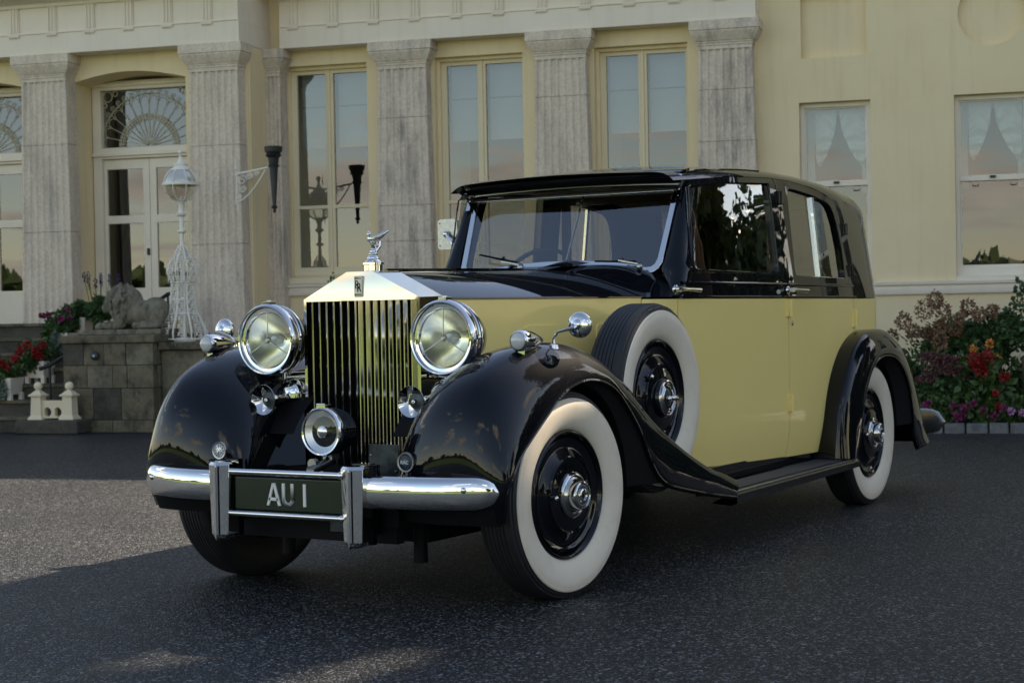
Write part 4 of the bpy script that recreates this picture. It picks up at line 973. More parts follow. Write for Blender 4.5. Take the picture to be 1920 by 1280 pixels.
# radiator
RADC = pbr('polished_nickel', (.60, .565, .48), .06, metal=1)
rad = MB(); oz = [(-.294, .50), (.294, .50), (.294, 1.213), (.066, 1.324), (-.066, 1.324), (-.294, 1.213)]
rd_ = build(plate(oz, [[(-.280, .515), (.280, .515), (.280, 1.204), (-.280, 1.204)]], lambda x, z: (x, -.236+(.01*(z-1.204)+.45*max(0, z-1.204)**2+.10*x*x if z > 1.2 else .10*x*x), z), lambda x, z: (x*.985, -.045, z+.004), .02, .02), 'radiator_shell', RADC, car, bevel=.007, seg=3)
for k in range(15):
    x = -.262+.0374*k; m = MB(); c_, s_ = (.28, -.96) if k < 7 else (-.62, -.785)
    hl = .029; a = Vector((c_, s_, 0)); n_ = Vector((-s_, c_, 0))
    ys = -.195; pts = [(t1, t2) for t1, t2 in ((-hl, -.003), (hl*.9, -.004), (hl, 0), (hl*.9, .004), (-hl, .003))]
    rows = [[(x+a.x*t1+n_.x*t2, ys+a.y*t1+n_.y*t2+.0, z) for t1, t2 in pts] for z in (.515, 1.205)]
    m.grid(rows, False, True); build(m, 'radiator_slat', NIC, rd_, sharp=30)
build(MB().box(-.285, .285, -.12, -.06, .50, 1.20), 'radiator_core', DRK, rd_)
cap = build(MB().lathe([(1.320, .045), (1.326, .045), (1.328, .040), (1.352, .040), (1.354, .045), (1.362, .045), (1.365, .038), (1.372, .030), (1.380, .024)], (0, -.13, 0), 'z', 28), 'radiator_cap', CHR, rd_)
# winged figure mascot: one continuous remeshed body
m = MB(); mz = 1.378
def el(x, y, z, a, b=None, c=None): m.ball((x, -.13+y, mz+z), (a, b or a, c or a), 12, 8)
m.lathe([(0, .024), (.008, .022), (.012, .016), (.02, .018), (.028, .012)], (0, -.13, mz), 'z', 16)
el(0, -.0, .030, .011, .013, .010)
m.tube([(0, -.13+.008, mz+.024), (0, -.13+.006, mz+.042), (0, -.13+.000, mz+.058), (0, -.13-.010, mz+.078)], [.007, .0105, .0085, .012], 10)
el(0, -.014, .080, .013, .010, .013); el(0, -.026, .097, .0085, .0095, .0095); m.tube([(0, -.13-.014, mz+.086), (0, -.13-.024, mz+.095)], .005, 8)
for s in (1, -1):
    m.tube([(s*.006, -.13+.004, mz+.025), (s*.012, -.13+.022, mz+.05), (s*.010, -.13+.024, mz+.075), (s*.012, -.13+.0, mz+.088)], [.006, .009, .008, .006], 8)
    pts = [(s*.009, -.13-.012, mz+.084), (s*.020, -.13+.004, mz+.090), (s*.030, -.13+.022, mz+.100), (s*.042, -.13+.040, mz+.114)]
    for q, (dz_, r_) in enumerate(((0, .0065), (-.006, .006), (-.012, .0055))): m.tube([(p[0], p[1], p[2]+dz_*(1-i*.15)) for i, p in enumerate(pts[:4-(q > 1)])], [r_, r_*1.1, r_, r_*.5][:4-(q > 1)], 8)
for i_, p_ in enumerate(m.v): m.v[i_] = (p_[0]*1.2, -.13+(p_[1]+.13)*1.05, mz+(p_[2]-mz)*1.04)
o = build(m, 'winged_figure', CHR, car, weld=False); rm = o.modifiers.new('remesh', 'REMESH'); rm.mode = 'VOXEL'; rm.voxel_size = .0018; rm.use_smooth_shade = True
sm = o.modifiers.new('smooth', 'SMOOTH'); sm.factor = .5; sm.iterations = 3
# badge
bz = 1.262; M0 = Matrix.Translation((0, -.2335, bz)) @ Matrix.Rotation(PI/2, 4, 'X')
bd = build(MB().box(-.021, .021, -.2415, -.226, bz-.043, bz+.043), 'badge', CHD, rd_, bevel=.003)
text('badge_monogram', 'R', .052, BLK, bd, Matrix.Translation((-.005, -.2423, bz+.006)) @ Matrix.Rotation(PI/2, 4, 'X'), .0008, .72)
text('badge_monogram', 'R', .052, BLK, bd, Matrix.Translation((.005, -.2425, bz-.006)) @ Matrix.Rotation(PI/2, 4, 'X'), .0008, .72)
text('badge_lettering', 'ROLLS', .011, BLK, bd, Matrix.Translation((0, -.2423, bz+.033)) @ Matrix.Rotation(PI/2, 4, 'X'), .0006)
text('badge_lettering', 'ROYCE', .011, BLK, bd, Matrix.Translation((0, -.2423, bz-.034)) @ Matrix.Rotation(PI/2, 4, 'X'), .0006)

# bonnet
def hoodz(x, y, w):
    t_ = (y+.05)/1.17; zc_ = 1.328+.020*t_; p = 1.18+.75*t_; q = abs(x)/w
    return zc_-(zc_-1.212+.006*t_)*q**p
ys = np.linspace(-.046, 1.110, 30)
m = MB(); m.grid([[(k*W(y), y, hoodz(k*W(y), y, W(y))) for k in np.linspace(-1, 1, 41)] for y in ys]); bo = build(m, 'bonnet', BLK, car, sharp=60)
m = MB(); m.tube([(0, y, hoodz(0, y, W(y))+.003) for y in np.linspace(-.04, 1.11, 10)], .008, 8); build(m, 'bonnet_hinge', CHR, bo)
for s in (1, -1):
    build(MB().tube([(s*(W(y)+.001), y, 1.206) for y in ys], .005, 6), 'bonnet_bead', BLK, bo)
    m = MB(); pts = lambda y, z: (s*(W(y)+.0), y, z); side = plate([(-.045, .60), (1.108, .45), (1.108, 1.201), (-.045, 1.201)], [], lambda y, z: (s*W(y), y, z), lambda y, z: (s*(W(y)-.02), y, z), .06, .12)
    hs = build(side, 'bonnet_side', YEL, car)
    for y0 in (-.02, .40, .82):
        P = rrect(y0+.0, .84, y0+.175, 1.088, .02)
        build(plate(P, [], lambda y, z: (s*(W(y)+.006), y, z), lambda y, z: (s*(W(y)-.004), y, z)), 'vent_door', YEL, hs, bevel=.0015)
# scuttle
m = MB(); rows = []
for t_ in np.linspace(0, 1, 26):
    y = 1.113+t_*.36; w = W(y)-.002*t_; zc_ = 1.348+.030*smooth01(t_); p = 1.93+2.3*smooth01(t_); row = []
    for k in np.linspace(-1, 1, 61):
        row.append((k*w, y, zc_-(zc_-1.206)*abs(k)**p))
    rows.append(row)
m.grid(rows); build(m, 'scuttle', BLK, car, sharp=60)
m = MB(); m.tube([(k*W(1.112), 1.112, zc2+.001) for k, zc2 in [(k, hoodz(k*W(1.11), 1.11, W(1.11))) for k in np.linspace(-1, 1, 41)]], .0028, 5); build(m, 'scuttle_seam', DRK, car)
for x0 in (.13,):
    m = MB(); m.grid([[(x0+.10*u_*(1-.3*v), 1.20+.22*v, 1.362+.022*v+.020*math.sin(PI*min(1, max(0, (u_+1)/2)))*math.sin(PI*v)**.5) for u_ in np.linspace(-1, 1, 13)] for v in np.linspace(0, 1, 13)]); build(m, 'scuttle_vent', BLK, car)

# sills, floor, chassis
m = MB(); m.box(-.70, .70, 1.3, 4.35, .33, .40); build(m, 'floor_pan', DRK, car)
for s in (1, -1): build(MB().box(min(s*.66, s*.732), max(s*.66, s*.732), 1.45, 3.1, .30, .375), 'sill', BLK, car)
m = MB()
for s in (1, -1): m.box(min(s*.36, s*.43), max(s*.36, s*.43), -.60, 4.7, .33, .45)
m.box(-.46, .46, -.66, -.56, .40, .47); m.box(-.40, .40, -.35, 1.4, .24, .52); m.box(-.42, .42, 1.2, 4.3, .27, .33)
build(m, 'chassis_frame', DRK, car)
m = MB(); m.tube([(-.70, 0, .40), (-.4, 0, .30), (.4, 0, .30), (.70, 0, .40)], .045, 10); build(m, 'front_axle', DRK, car); m = MB(); m.tube([(-.70, 3.607, .41), (.70, 3.607, .41)], .05, 10); m.ball((0, 3.607, .41), .16, 14, 10); build(m, 'rear_axle', DRK, car); m = MB()
for x in (-.30, .36): build(MB().tube([(x, -.35, .34), (x, -.35, .16)], .028, 10), 'axle_stop', DRK, car)
m = MB(); m.box(-.40, .40, -.57, -.52, .26, .42); build(m, 'front_undertray', DRK, car)
build(MB().box(.10, .32, -.595, -.585, .30, .36), 'undertray_bracket', DRM, car)
# apron between radiator and wings
for s in (1, -1):
    m = MB(); m.grid([[(s*x, y, z) for x, y, z in ((.29, -.24, .50), (.30, -.23, .80), (.33, .1, .82), (.44, .5, .76))], [(s*x, y, z) for x, y, z in ((.40, -.50, .47), (.41, -.30, .69), (.43, .1, .77), (.50, .55, .70))]]); build(m, 'wing_apron', BLK, car, sharp=70)
    build(MB().box(min(s*.29, s*.45), max(s*.29, s*.45), -.03, .5, .45, .80), 'engine_bay_panel', DRK, car)

# wings
FF = np.array([
 [.86,-.53,.36, .62,-.575,.36, .36,-.52,.38],[.885,-.550,.45, .645,-.607,.45, .36,-.53,.45],[.90,-.535,.52, .67,-.618,.55, .365,-.50,.53],[.905,-.478,.60, .69,-.612,.66, .37,-.45,.60],
 [.91,-.39,.67, .705,-.582,.775, .375,-.39,.655],[.91,-.265,.752, .715,-.515,.872, .38,-.31,.70],[.91,-.14,.828, .72,-.405,.945, .385,-.2,.73],[.91,-.01,.862, .725,-.235,1.003, .39,-.06,.76],
 [.91,.104,.867, .735,-.01,1.024, .40,.10,.775],[.91,.228,.845, .752,.16,1.000, .42,.25,.765],[.915,.33,.792, .79,.305,.938, .45,.40,.73],[.922,.45,.68, .845,.445,.848, .49,.55,.665],
 [.928,.512,.597, .885,.565,.738, .53,.68,.60],[.930,.578,.50, .905,.695,.638, .57,.82,.53],[.932,.655,.425, .912,.835,.565, .61,.98,.46],[.934,.77,.378, .915,1.01,.487, .65,1.13,.41],[.934,1.046,.325, .915,1.22,.412, .69,1.30,.37],[.932,1.252,.291, .912,1.38,.372, .70,1.42,.34],[.931,1.475,.258, .908,1.53,.330, .715,1.545,.32]])
RF = np.array([
 [.93,3.16,.30, .84,3.03,.31, .70,3.06,.31],[.93,3.21,.40, .85,3.045,.45, .70,3.08,.45],[.935,3.27,.55, .86,3.085,.62, .71,3.12,.62],[.935,3.34,.68, .87,3.17,.775, .72,3.2,.76],
 [.935,3.446,.789, .87,3.30,.90, .72,3.32,.88],[.935,3.56,.843, .87,3.46,.978, .71,3.47,.955],[.935,3.70,.862, .86,3.64,1.014, .70,3.64,.985],[.935,3.872,.843, .86,3.84,1.008, .68,3.82,.98],
 [.935,3.99,.79, .855,4.04,.95, .65,4.02,.925],[.935,4.08,.715, .85,4.20,.86, .60,4.2,.83],[.935,4.14,.63, .85,4.32,.75, .56,4.32,.72],[.935,4.18,.53, .85,4.42,.63, .52,4.42,.60],
 [.935,4.20,.43, .85,4.51,.50, .5,4.52,.48],[.935,4.22,.34, .85,4.60,.39, .5,4.6,.37],[.935,4.27,.275, .86,4.70,.295, .5,4.70,.29]])
def wing(T, s, name):
    rows = []; n = len(T)
    for t_ in np.linspace(0, n-1, (n-1)*6+1):
        r = catmull(T, t_); lo, cr_, inn_ = r[:3], r[3:6], r[6:]
        row = [(s*(lo[0]-.022), lo[1]*1, lo[2]-.000), (s*(lo[0]-.006), lo[1], lo[2]-.004)]
        for a in np.linspace(0, PI/2, 15):
            row.append((s*(lo[0]+(cr_[0]-lo[0])*(1-math.cos(a))), lo[1]+(cr_[1]-lo[1])*math.sin(a), lo[2]+(cr_[2]-lo[2])*math.sin(a)))
        for a in np.linspace(0, PI/2, 17)[1:]:
            row.append((s*(cr_[0]+(inn_[0]-cr_[0])*math.sin(a)), inn_[1]+(cr_[1]-inn_[1])*math.cos(a), inn_[2]+(cr_[2]-inn_[2])*math.cos(a)))
        rows.append(row)
    m = MB(); m.grid(rows); o = build(m, name, BLK, car, sharp=75, weld=False)
    # dark inner face
    m = MB(); ins = .014
    rows2 = [[(p[0]-s*ins*(1 if j < 14 else 0), p[1], p[2]-ins) for j, p in enumerate(r[2:])] for r in rows]; m.grid(rows2); build(m, 'wing_underside', DRK, o, sharp=75)
    m = MB(); m.tube([(s*(catmull(T, t_)[0]-.004), catmull(T, t_)[1], catmull(T, t_)[2]-.001) for t_ in np.linspace(0, n-1, n*4)], .007, 6); build(m, 'wing_bead', BLK, o)
    lin = [catmull(T, t_)[:3] for t_ in (np.linspace(4, 14.6, 34) if T is FF else np.linspace(1, 12, 24))]; yc = 0 if T is FF else 3.607; m = MB(); rl = []
    for q in lin:
        a_ = math.atan2(q[2]-.413, q[1]-yc); rr_ = .445; cp = (yc+rr_*math.cos(a_), .413+rr_*math.sin(a_)); rl.append([(s*(q[0]-.012), q[1], q[2]), (s*.875, cp[0], cp[1]), (s*.25, cp[0], cp[1])])
    m.grid(rl); build(m, 'arch_liner', DRK, o)
    # inner wheel-arch wall
    m = MB(); m.grid([[(s*(r[-1][0]), r[-1][1], r[-1][2]), (s*abs(r[-1][0])*1.0, r[-1][1]*.9+(0 if T is FF else .36), max(.25, r[-1][2]-.5))] if False else [r[-1], (r[-1][0], r[-1][1], max(.28, min(r[-1][2], .40)))] for r in rows]); build(m, 'arch_wall', DRK, o)
    return o
for s in (1, -1): wing(FF, s, 'front_wing'); wing(RF, s, 'rear_wing')
# running boards
for s in (1, -1):
    m = MB(); L = 26; top = []
    def bz_(y): return .272+.016*(y-1.5)/1.6
    rows = []
    for y in np.linspace(1.47, 3.2, L):
        z = bz_(y); rows.append([(s*.72, y, z-.02), (s*.72, y, z+.010), (s*.895, y, z+.006), (s*.915, y, z+.002), (s*.915, y, z-.018), (s*.88, y, z-.02)])
    m.grid(rows, False, True); rbd = build(m, 'running_board', RIB, car, sharp=40)
    m = MB(); m.grid([[(s*.90, y, bz_(y)+.002), (s*.926, y, bz_(y)+.001), (s*.932, y, bz_(y)-.006), (s*.932, y, bz_(y)-.048+.012*(y-1.47)/1.7), (s*.90, y, bz_(y)-.058+.012*(y-1.47)/1.7), (s*.80, y, bz_(y)-.05)] for y in np.linspace(1.475, 3.2, 16)], False, True); m.add([(s*a, 3.2, bz_(3.2)+b) for a, b in ((.90, .002), (.926, .001), (.932, -.006), (.932, -.036), (.90, -.046), (.80, -.05))], [(0, 1, 2, 3, 4, 5)]); build(m, 'board_edge', BLK, rbd, sharp=35)
    for k in range(9):
        x = .745+k*.0165; build(MB().tube([(s*x, y, bz_(y)+.013) for y in (1.52, 2.4, 3.14)], .0042, 5), 'rubber_rib', RIB, rbd)
    build(MB().tube([(s*.912, y, bz_(y)+.006) for y in (1.49, 2.4, 3.18)], .005, 6), 'edge_strip', CHD, rbd)
    build(MB().box(min(s*.50, s*.74), max(s*.50, s*.74), 1.9, 3.0, .235, .255), 'board_bracket', DRK, rbd)

# wheels
def lathe_part(prof, name, mat, parent, n=72, sharp=38):
    return build(MB().lathe(prof, (0, 0, 0), 'x', n, caps=False), name, mat, parent, sharp=sharp)
HUBC = pbr('worn_chrome', (.50, .50, .49), .10, metal=1)
def make_wheel(front=True, spare=False):
    # local x outwards, centre of the tyre at the origin
    w = lathe_part([(-.06, .245), (.052, .238), (.064, .226), (.060, .212), (.052, .200), (.058, .185), (.070, .168), (.078, .156), (.084, .150), (.082, .144), (.084, .13), (.090, .10), (.093, .05), (.093, .001)], 'wheel', BLK, None, 96, 60)
    Rr = .4177
    prof = [(-.07, .25), (-.088, .30), (-.095, .34), (-.09, .385), (-.078, .403), (-.066, .412), (-.055, .416)]
    for k in range(6):
        c = -.045+.018*k; prof += [(c-.0062, .4165), (c-.0056, .409), (c-.0030, .409), (c-.0024, Rr), (c+.005, Rr)]
    prof += [(.055, .416), (.066, .413), (.074, .409), (.076, .402), (.083, .399), (.086, .390), (.090, .386)]
    lathe_part(prof, 'tyre', RUB, w, 96, 30)
    lathe_part([(.090, .386), (.0935, .384), (.0955, .376), (.0955, .372), (.0975, .368), (.098, .345), (.094, .315), (.085, .285), (.074, .266), (.066, .260)], 'whitewall', WW, w, 96, 50)
    lathe_part([(.066, .261), (.074, .258), (.077, .250), (.071, .243), (.056, .238), (.048, .232)], 'rim_ring', BLK, w, 96, 60)
    lathe_part([(.084, .156), (.089, .151), (.084, .146)], 'disc_ring', BLK, w, 80, 60)
    if not spare:
        hc = lathe_part([(.088, .093), (.098, .092), (.104, .086), (.106, .080), (.101, .077), (.108, .072), (.113, .068), (.110, .063), (.136, .059), (.142, .056), (.145, .050), (.141, .048), (.141, .030), (.146, .028), (.148, .022), (.143, .020), (.143, .001)], 'hubcap', HUBC, w, 64, 30)
        ring = MB()
        for k in range(40):
            a = 2*PI*k/40; ring.ball((.142, .039*math.cos(a), .039*math.sin(a)), .0018, 5, 4)
        build(ring, 'hubcap_dots', CHD, w)
        text('hubcap_monogram', 'R', .020, DRK, w, Matrix.Translation((.1438, -.002, 0)) @ Matrix(((0, 0, 1, 0), (1, 0, 0, 0), (0, 1, 0, 0), (0, 0, 0, 1))), .0006, .8)
        text('hubcap_monogram', 'R', .020, DRK, w, Matrix.Translation((.1438, .003, -.003)) @ Matrix(((0, 0, 1, 0), (1, 0, 0, 0), (0, 1, 0, 0), (0, 0, 0, 1))), .0006, .8)
    else:
        lathe_part([(.088, .088), (.106, .086), (.112, .080), (.112, .076)], 'hub_ring', BLK, w, 56, 40)
        lathe_part([(.108, .082), (.116, .080), (.118, .074), (.112, .070), (.117, .066), (.119, .062), (.115, .058), (.119, .054), (.121, .050), (.117, .046)], 'hub_rings', HUBC, w, 64, 30)
        lathe_part([(.112, .047), (.118, .030), (.120, .001)], 'hub_plate', DRM, w, 40, 40)
        k_ = MB(); k_.obox((.135, 0, 0), (.012, 0, 0), (0, .030, 0), (0, 0, .011)); k_.ball((.135, .034, 0), (.015, .016, .011), 10, 6); k_.ball((.135, -.034, 0), (.015, .012, .013), 10, 6); k_.ball((.146, 0, .002), .012, 10, 6); k_.tube([(.135, .03, 0), (.135, .055, .002)], .007, 8)
        build(k_, 'locking_handle', CHR, w, bevel=.003)
    v = MB(); v.tube([(.080, -.130, -.0 if not spare else .10), (.100, -.134, 0 if not spare else .10)], .008, 8); v.ball((.104, -.134, 0 if not spare else .10), .010, 8, 6); build(v, 'tyre_valve', CHR, w)
    return w
proto = make_wheel(); proto.parent = car
sp_ = make_wheel(spare=True); sp_.parent = car
def put(o, x, y, z, rz, s, tilt=0):
    o.location = (x, y, z); o.rotation_euler = (tilt, 0, rz+(PI if s < 0 else 0)); return o
def letters_arc(s, R, a0, da, size, parent):
    for i, ch in enumerate(s):
        if ch == ' ': continue
        a = a0-da*i; c, q = math.cos(a), math.sin(a)   # angle in the (y,z) plane
        M = Matrix.Translation((.0855, R*c, R*q)) @ Matrix(((0, 0, 1, 0), (q, c, 0, 0), (-c, q, 0, 0), (0, 0, 0, 1)))
        text('tyre_lettering', ch, size, pbr('grey_tyre_print', (.16, .155, .145), .6) if 'grey_tyre_print' not in MATS else MATS['grey_tyre_print'], parent, M, .001, 1.2)
letters_arc('THE LESTER TIRE', .3985, PI/2+.30, .043, .017, sp_)
put(proto, .868-.098, 0, .4127, -.075, 1)
w = copy_tree(proto, car); put(w, -(.862-.098), 0, .4127, -.075, -1)
w = copy_tree(proto, car); put(w, .880-.098, 3.607, .4127, 0, 1)
w = copy_tree(proto, car); put(w, -(.880-.098), 3.607, .4127, 0, -1)
put(sp_, .885-.098, .803, .757, 0, 1); w = copy_tree(sp_, car); put(w, -(.885-.098), .803, .757, 0, -1)
# ------------------------------------------------------------------ lamps, bumper, brightwork
YZX = lambda: ((0, -1, 0), (1, 0, 0), (0, 0, 1))    # lathe axis pointing forwards (-y)
FWD = ((0, -1, 0), (1, 0, 0), (0, 0, 1))
def fl(prof, c, n=40, caps=False): return MB().lathe(prof, c, FWD, n, caps)
for s in (1, -1):
    c = (s*.444, -.29, 1.046)
    h = build(fl([(-.215, .001), (-.212, .03), (-.19, .075), (-.15, .112), (-.09, .136), (-.04, .145), (-.03, .145)], c, 48), 'headlight', BLK, car, sharp=50)
    build(fl([(-.034, .147), (-.02, .1545), (-.004, .1545), (.010, .151), (.018, .143), (.016, .137), (.004, .134), (-.004, .134)], c, 64), 'headlight_rim', CHR, h, sharp=45)
    m = fl([(-.045, .149), (-.040, .153), (-.035, .149)], c, 48); m.lathe([(-.075, .146), (-.068, .148), (-.062, .146)], c, FWD, 48, False); build(m, 'shell_band', CHR, h)
    build(fl([(.000, .136), (-.002, .122), (-.014, .117), (-.018, .112)], c, 56), 'inner_bezel', CHR, h)
    build(fl([(-.015, .113)]+[(-.015-.115*(1-(r/.113)**2), r) for r in (.10, .085, .07, .055, .04, .025, .012, .004)], c, 56), 'reflector', REF, h, sharp=80)
    build(fl([(.006, .135), (.010, .09), (.012, .04), (.0125, .001)], c, 48), 'headlight_glass', GLL, h)
    m = MB()
    for a in (PI/2, PI/2+2.094, PI/2-2.094): m.tube([(c[0]+.012*math.cos(a), c[1]+.004, c[2]+.012*math.sin(a)), (c[0]+.118*math.cos(a), c[1]+.006, c[2]+.118*math.sin(a))], .0028, 6)
    m.lathe([(-.012, .013), (0, .013), (.004, .008), (.004, .001)], c, FWD, 16, False); build(m, 'lamp_tripod', CHD, h)
    build(fl([(-.09, .02), (-.055, .024), (-.045, .018), (-.043, .001)], c, 20), 'bulb', LNS, h)
    m = MB(); m.obox((c[0], c[1]+.02, c[2]+.157), (.018, 0, 0), (0, .022, 0), (0, 0, .007)); m.tube([(c[0]-.012, c[1]+.02, c[2]+.165), (c[0]+.012, c[1]+.02, c[2]+.165)], .005, 6); m.ball((c[0]+s*.0+.150, c[1]+.03, c[2]-.0), .009, 8, 6); build(m, 'lamp_latch', CHR, h, bevel=.002)
    # bracket
    m = MB(); m.tube([(c[0], c[1]+.11, c[2]-.125), (c[0], c[1]+.12, c[2]-.165)], [.030, .022], 12); m.ball((c[0], c[1]+.11, c[2]-.128), (.035, .035, .02), 12, 8)
    m.tube([(s*.30, -.16, .895), (c[0], -.17, .885), (s*.60, -.19, .925), (s*.66, -.22, .955)], [.016, .020, .017, .022], 10); m.ball((s*.585, -.19, .945), (.022,)*3, 10, 8); m.tube([(s*.585, -.19, .93), (s*.59, -.19, .97)], .012, 8)
    m.tube([(c[0], -.17, .885), (s*.36, -.17, .78)], .013, 8); build(m, 'lamp_bracket', CHR, car)
    # dome and trumpet horn
    m = MB(); m.lathe([(.800, .068), (.818, .068), (.820, .060)]+[(.820+.058*math.sin(a), .060*math.cos(a)) for a in np.linspace(.05, PI/2, 9)]+[(.885, .001)], (s*.385, -.19, 0), 'z', 32); build(m, 'horn_dome', CHR, car)
    build(MB().lathe([(.785, .062), (.801, .070)], (s*.385, -.19, 0), 'z', 28), 'dome_base', BLK, car)
    hc_ = (s*.370, -.414, .80)
    ho = build(fl([(-.13, .018), (-.09, .020), (-.06, .027), (-.035, .038), (-.015, .052), (-.004, .061), (.0, .063), (.002, .062), (-.002, .058), (-.014, .046), (-.03, .034), (-.035, .030)], hc_, 44), 'horn', CHR, car, sharp=60)
    build(fl([(-.034, .033), (-.032, .020), (-.030, .008), (-.020, .006), (-.017, .001)], hc_, 28), 'horn_centre', DRM, ho); build(MB().ball((hc_[0], hc_[1]+.018, hc_[2]), .008, 10, 8), 'horn_pin', CHR, ho)
    m = MB(); m.tube([(hc_[0], hc_[1]+.10, hc_[2]), (s*.375, -.23, .795), (s*.385, -.19, .79)], [.016, .014, .02], 10); build(m, 'horn_stem', BLK, ho)
    # wing lamp
    lc = (s*.786, -.285, 1.032)
    sl = build(fl([(-.20, .001), (-.19, .008), (-.15, .022), (-.09, .037), (-.04, .043), (-.01, .041), (.0, .037), (.003, .034)], lc, 32), 'side_lamp', CHR, car, sharp=60)
    build(fl([(.0, .034), (.008, .028), (.012, .015), (.013, .001)], lc, 28), 'side_lamp_lens', LNS, sl); m = MB(); m.obox((lc[0], lc[1]+.07, lc[2]-.045), (.016, 0, 0), (0, .05, 0), (0, 0, .02)); build(m, 'side_lamp_foot', CHR, sl, bevel=.006)
    # wing mirror
    mc = Vector((s*.912, -.014, 1.089)); ax = Vector((s*.06, -1, .05)).normalized(); sx_ = ax.cross(Vector((0, 0, 1))).normalized(); sz_ = sx_.cross(ax)
    A = (tuple(ax), tuple(sx_), tuple(sz_))
    wm = build(MB().lathe([(-.012, .048), (-.006, .0525), (.0, .052)]+[(.026*math.sin(a), .052*math.cos(a)) for a in np.linspace(.1, 1.25, 9)]+[(.030, .012), (.034, .012), (.038, .001)], tuple(mc), A, 36), 'wing_mirror', CHR, car, sharp=60)
    m = MB(); m.tube([tuple(mc+ax*.02), tuple(mc+ax*.04-Vector((s*.005, 0, .012))), (s*.84, -.065, 1.062), (s*.815, -.055, 1.035), (s*.815, -.055, 1.005)], [.012, .009, .0055, .0055, .010], 8); m.lathe([(.995, .022), (1.012, .018), (1.016, .008)], (s*.815, -.055, 0), 'z', 14); build(m, 'mirror_arm', CHR, wm)
# rectangular mirror on the far screen pillar
M_ = MB(); mc = Vector((-.80, 1.69, 1.572))
rm_ = build(plate(rrect(-.062, -.082, .062, .082, .02), [], lambda x, z: (mc.x+x, mc.y-.012, mc.z+z), lambda x, z: (mc.x+x, mc.y+.010, mc.z+z)), 'door_mirror', CHD, car, bevel=.004)
m = MB(); m.ball((mc.x, mc.y-.025, mc.z), .018, 10, 8); m.tube([(mc.x, mc.y-.025, mc.z), (-.71, 1.60, 1.505), (-.655, 1.56, 1.485)], .009, 8); m.ball((-.69, 1.585, 1.49), .016, 8, 6); m.obox((-.66, 1.56, 1.475), (.014, 0, 0), (0, .02, 0), (0, 0, .03))
for a, b in ((-.05, -.06), (.05, -.06), (-.05, .06), (.05, .06)): m.ball((mc.x+a, mc.y-.014, mc.z+b), .005, 6, 5)
build(m, 'mirror_arm', CHR, rm_)
# bumper
def bar(s, x0, x1, yfun, zc, rz, ry, name, endcap):
    rows = []
    for t_ in np.linspace(0, 1, 34):
        x = x0+(x1-x0)*t_; k = 1.0
        if endcap and t_ > .84: k = math.sqrt(max(0.0, 1-((t_-.84)/.16)**2))*.98+.02
        row = []
        for a in np.linspace(0, 2*PI, 25)[:-1]:
            cz_, sy_ = math.cos(a), math.sin(a); row.append((s*x, yfun(x)+ry*k**.7*sy_, zc+rz*k*np.sign(cz_)*abs(cz_)**.8))
        rows.append(row)
    m = MB(); m.grid(rows, False, True); m.add(rows[0], [tuple(range(24))]); return build(m, name, CHR, car, sharp=60)
for s in (1, -1):
    b = bar(s, .345, .868, lambda x: -.71+.137*max(0, (x-.35)/.516)**2.6, .475, .062, .030, 'bumper', True)
    m = MB(); m.ball((s*.765, -.71+.137*(.804)**2.6-.030, .49), (.012, .008, .012), 10, 8); build(m, 'bumper_bolt', CHR, b)
    # overrider
    rows = []
    for z, w_, yy in ((.262, .006, -.775), (.272, .026, -.775), (.287, .042, -.775), (.40, .046, -.775), (.50, .050, -.775), (.560, .052, -.775), (.572, .050, -.765), (.575, .044, -.75)):
        cx = s*.325; rows.append([(cx-w_, -.69, z), (cx-w_, yy+.022, z), (cx-w_*.25, yy, z), (cx+w_*.05, yy-.004, z), (cx+w_, yy+.022, z), (cx+w_, -.69, z)])
    m = MB(); m.grid(rows, False, True); m.add(rows[0], [tuple(range(6))]); m.add(rows[-1], [tuple(range(6))[::-1]]); ov = build(m, 'overrider', CHR, car, sharp=12, bevel=.003)
    build(MB().tube([(s*.325+.004, -.778, .29), (s*.325+.004, -.779, .40), (s*.325+.004, -.779, .50), (s*.325+.004, -.778, .555)], .0035, 5), 'overrider_rib', CHR, ov)
    build(MB().box(s*.325+.014, s*.325+.018, -.7795, -.775, .288, .556), 'overrider_dark_strip', DRK, ov)  # thin dark strip laid on the face beside the rib
    m = MB(); m.box(s*.325-.045, s*.325+.045, -.69, -.66, .27, .58); m.lathe([(.53, .028), (.578, .028)], (s*.385, -.70, 0), 'z', 16); build(m, 'overrider_backing', BLK, ov)
    build(MB().box(min(s*.37, s*.42), max(s*.37, s*.42), -.70, -.5, .41, .47), 'bumper_bracket', DRK, car)
for z, r in ((.536, .0125), (.372, .0115)):
    m = MB(); m.tube([(-.29, -.742, z), (.285, -.742, z)], r, 12); m.ball((.268, -.742, z), r*1.35, 10, 8); m.lathe([(-.006, r+.002), (.006, r+.002)], (.18, -.742, z), 'x', 12); build(m, 'plate_bar', CHR, car)
np_ = build(MB().box(-.265, .272, -.730, -.716, .388, .514), 'number_plate', PLG, car, bevel=.003)
def letter(name, x, parts):
    m = MB()
    for p in parts: m.prism([(x+a, .452+b) for a, b in p], lambda u_, v: (u_, -.7355, v), lambda u_, v: (u_, -.7295, v))
    build(m, name, ALU, np_, bevel=.0012)
H = .044
letter('plate_letter', -.068, [[(-.034, -H), (-.021, -H), (.004, H), (-.006, H)], [(.022, -H), (.036, -H), (.009, H), (-.003, H)], [(-.026, -.025), (.026, -.025), (.024, -.013), (-.022, -.013)]])
u_o = [(-.028, H), (-.028, -.018)]+[(.028*math.cos(a), -.018+.026*math.sin(a)) for a in np.linspace(PI, 2*PI, 10)][1:-1]+[(.028, -.018), (.028, H)]
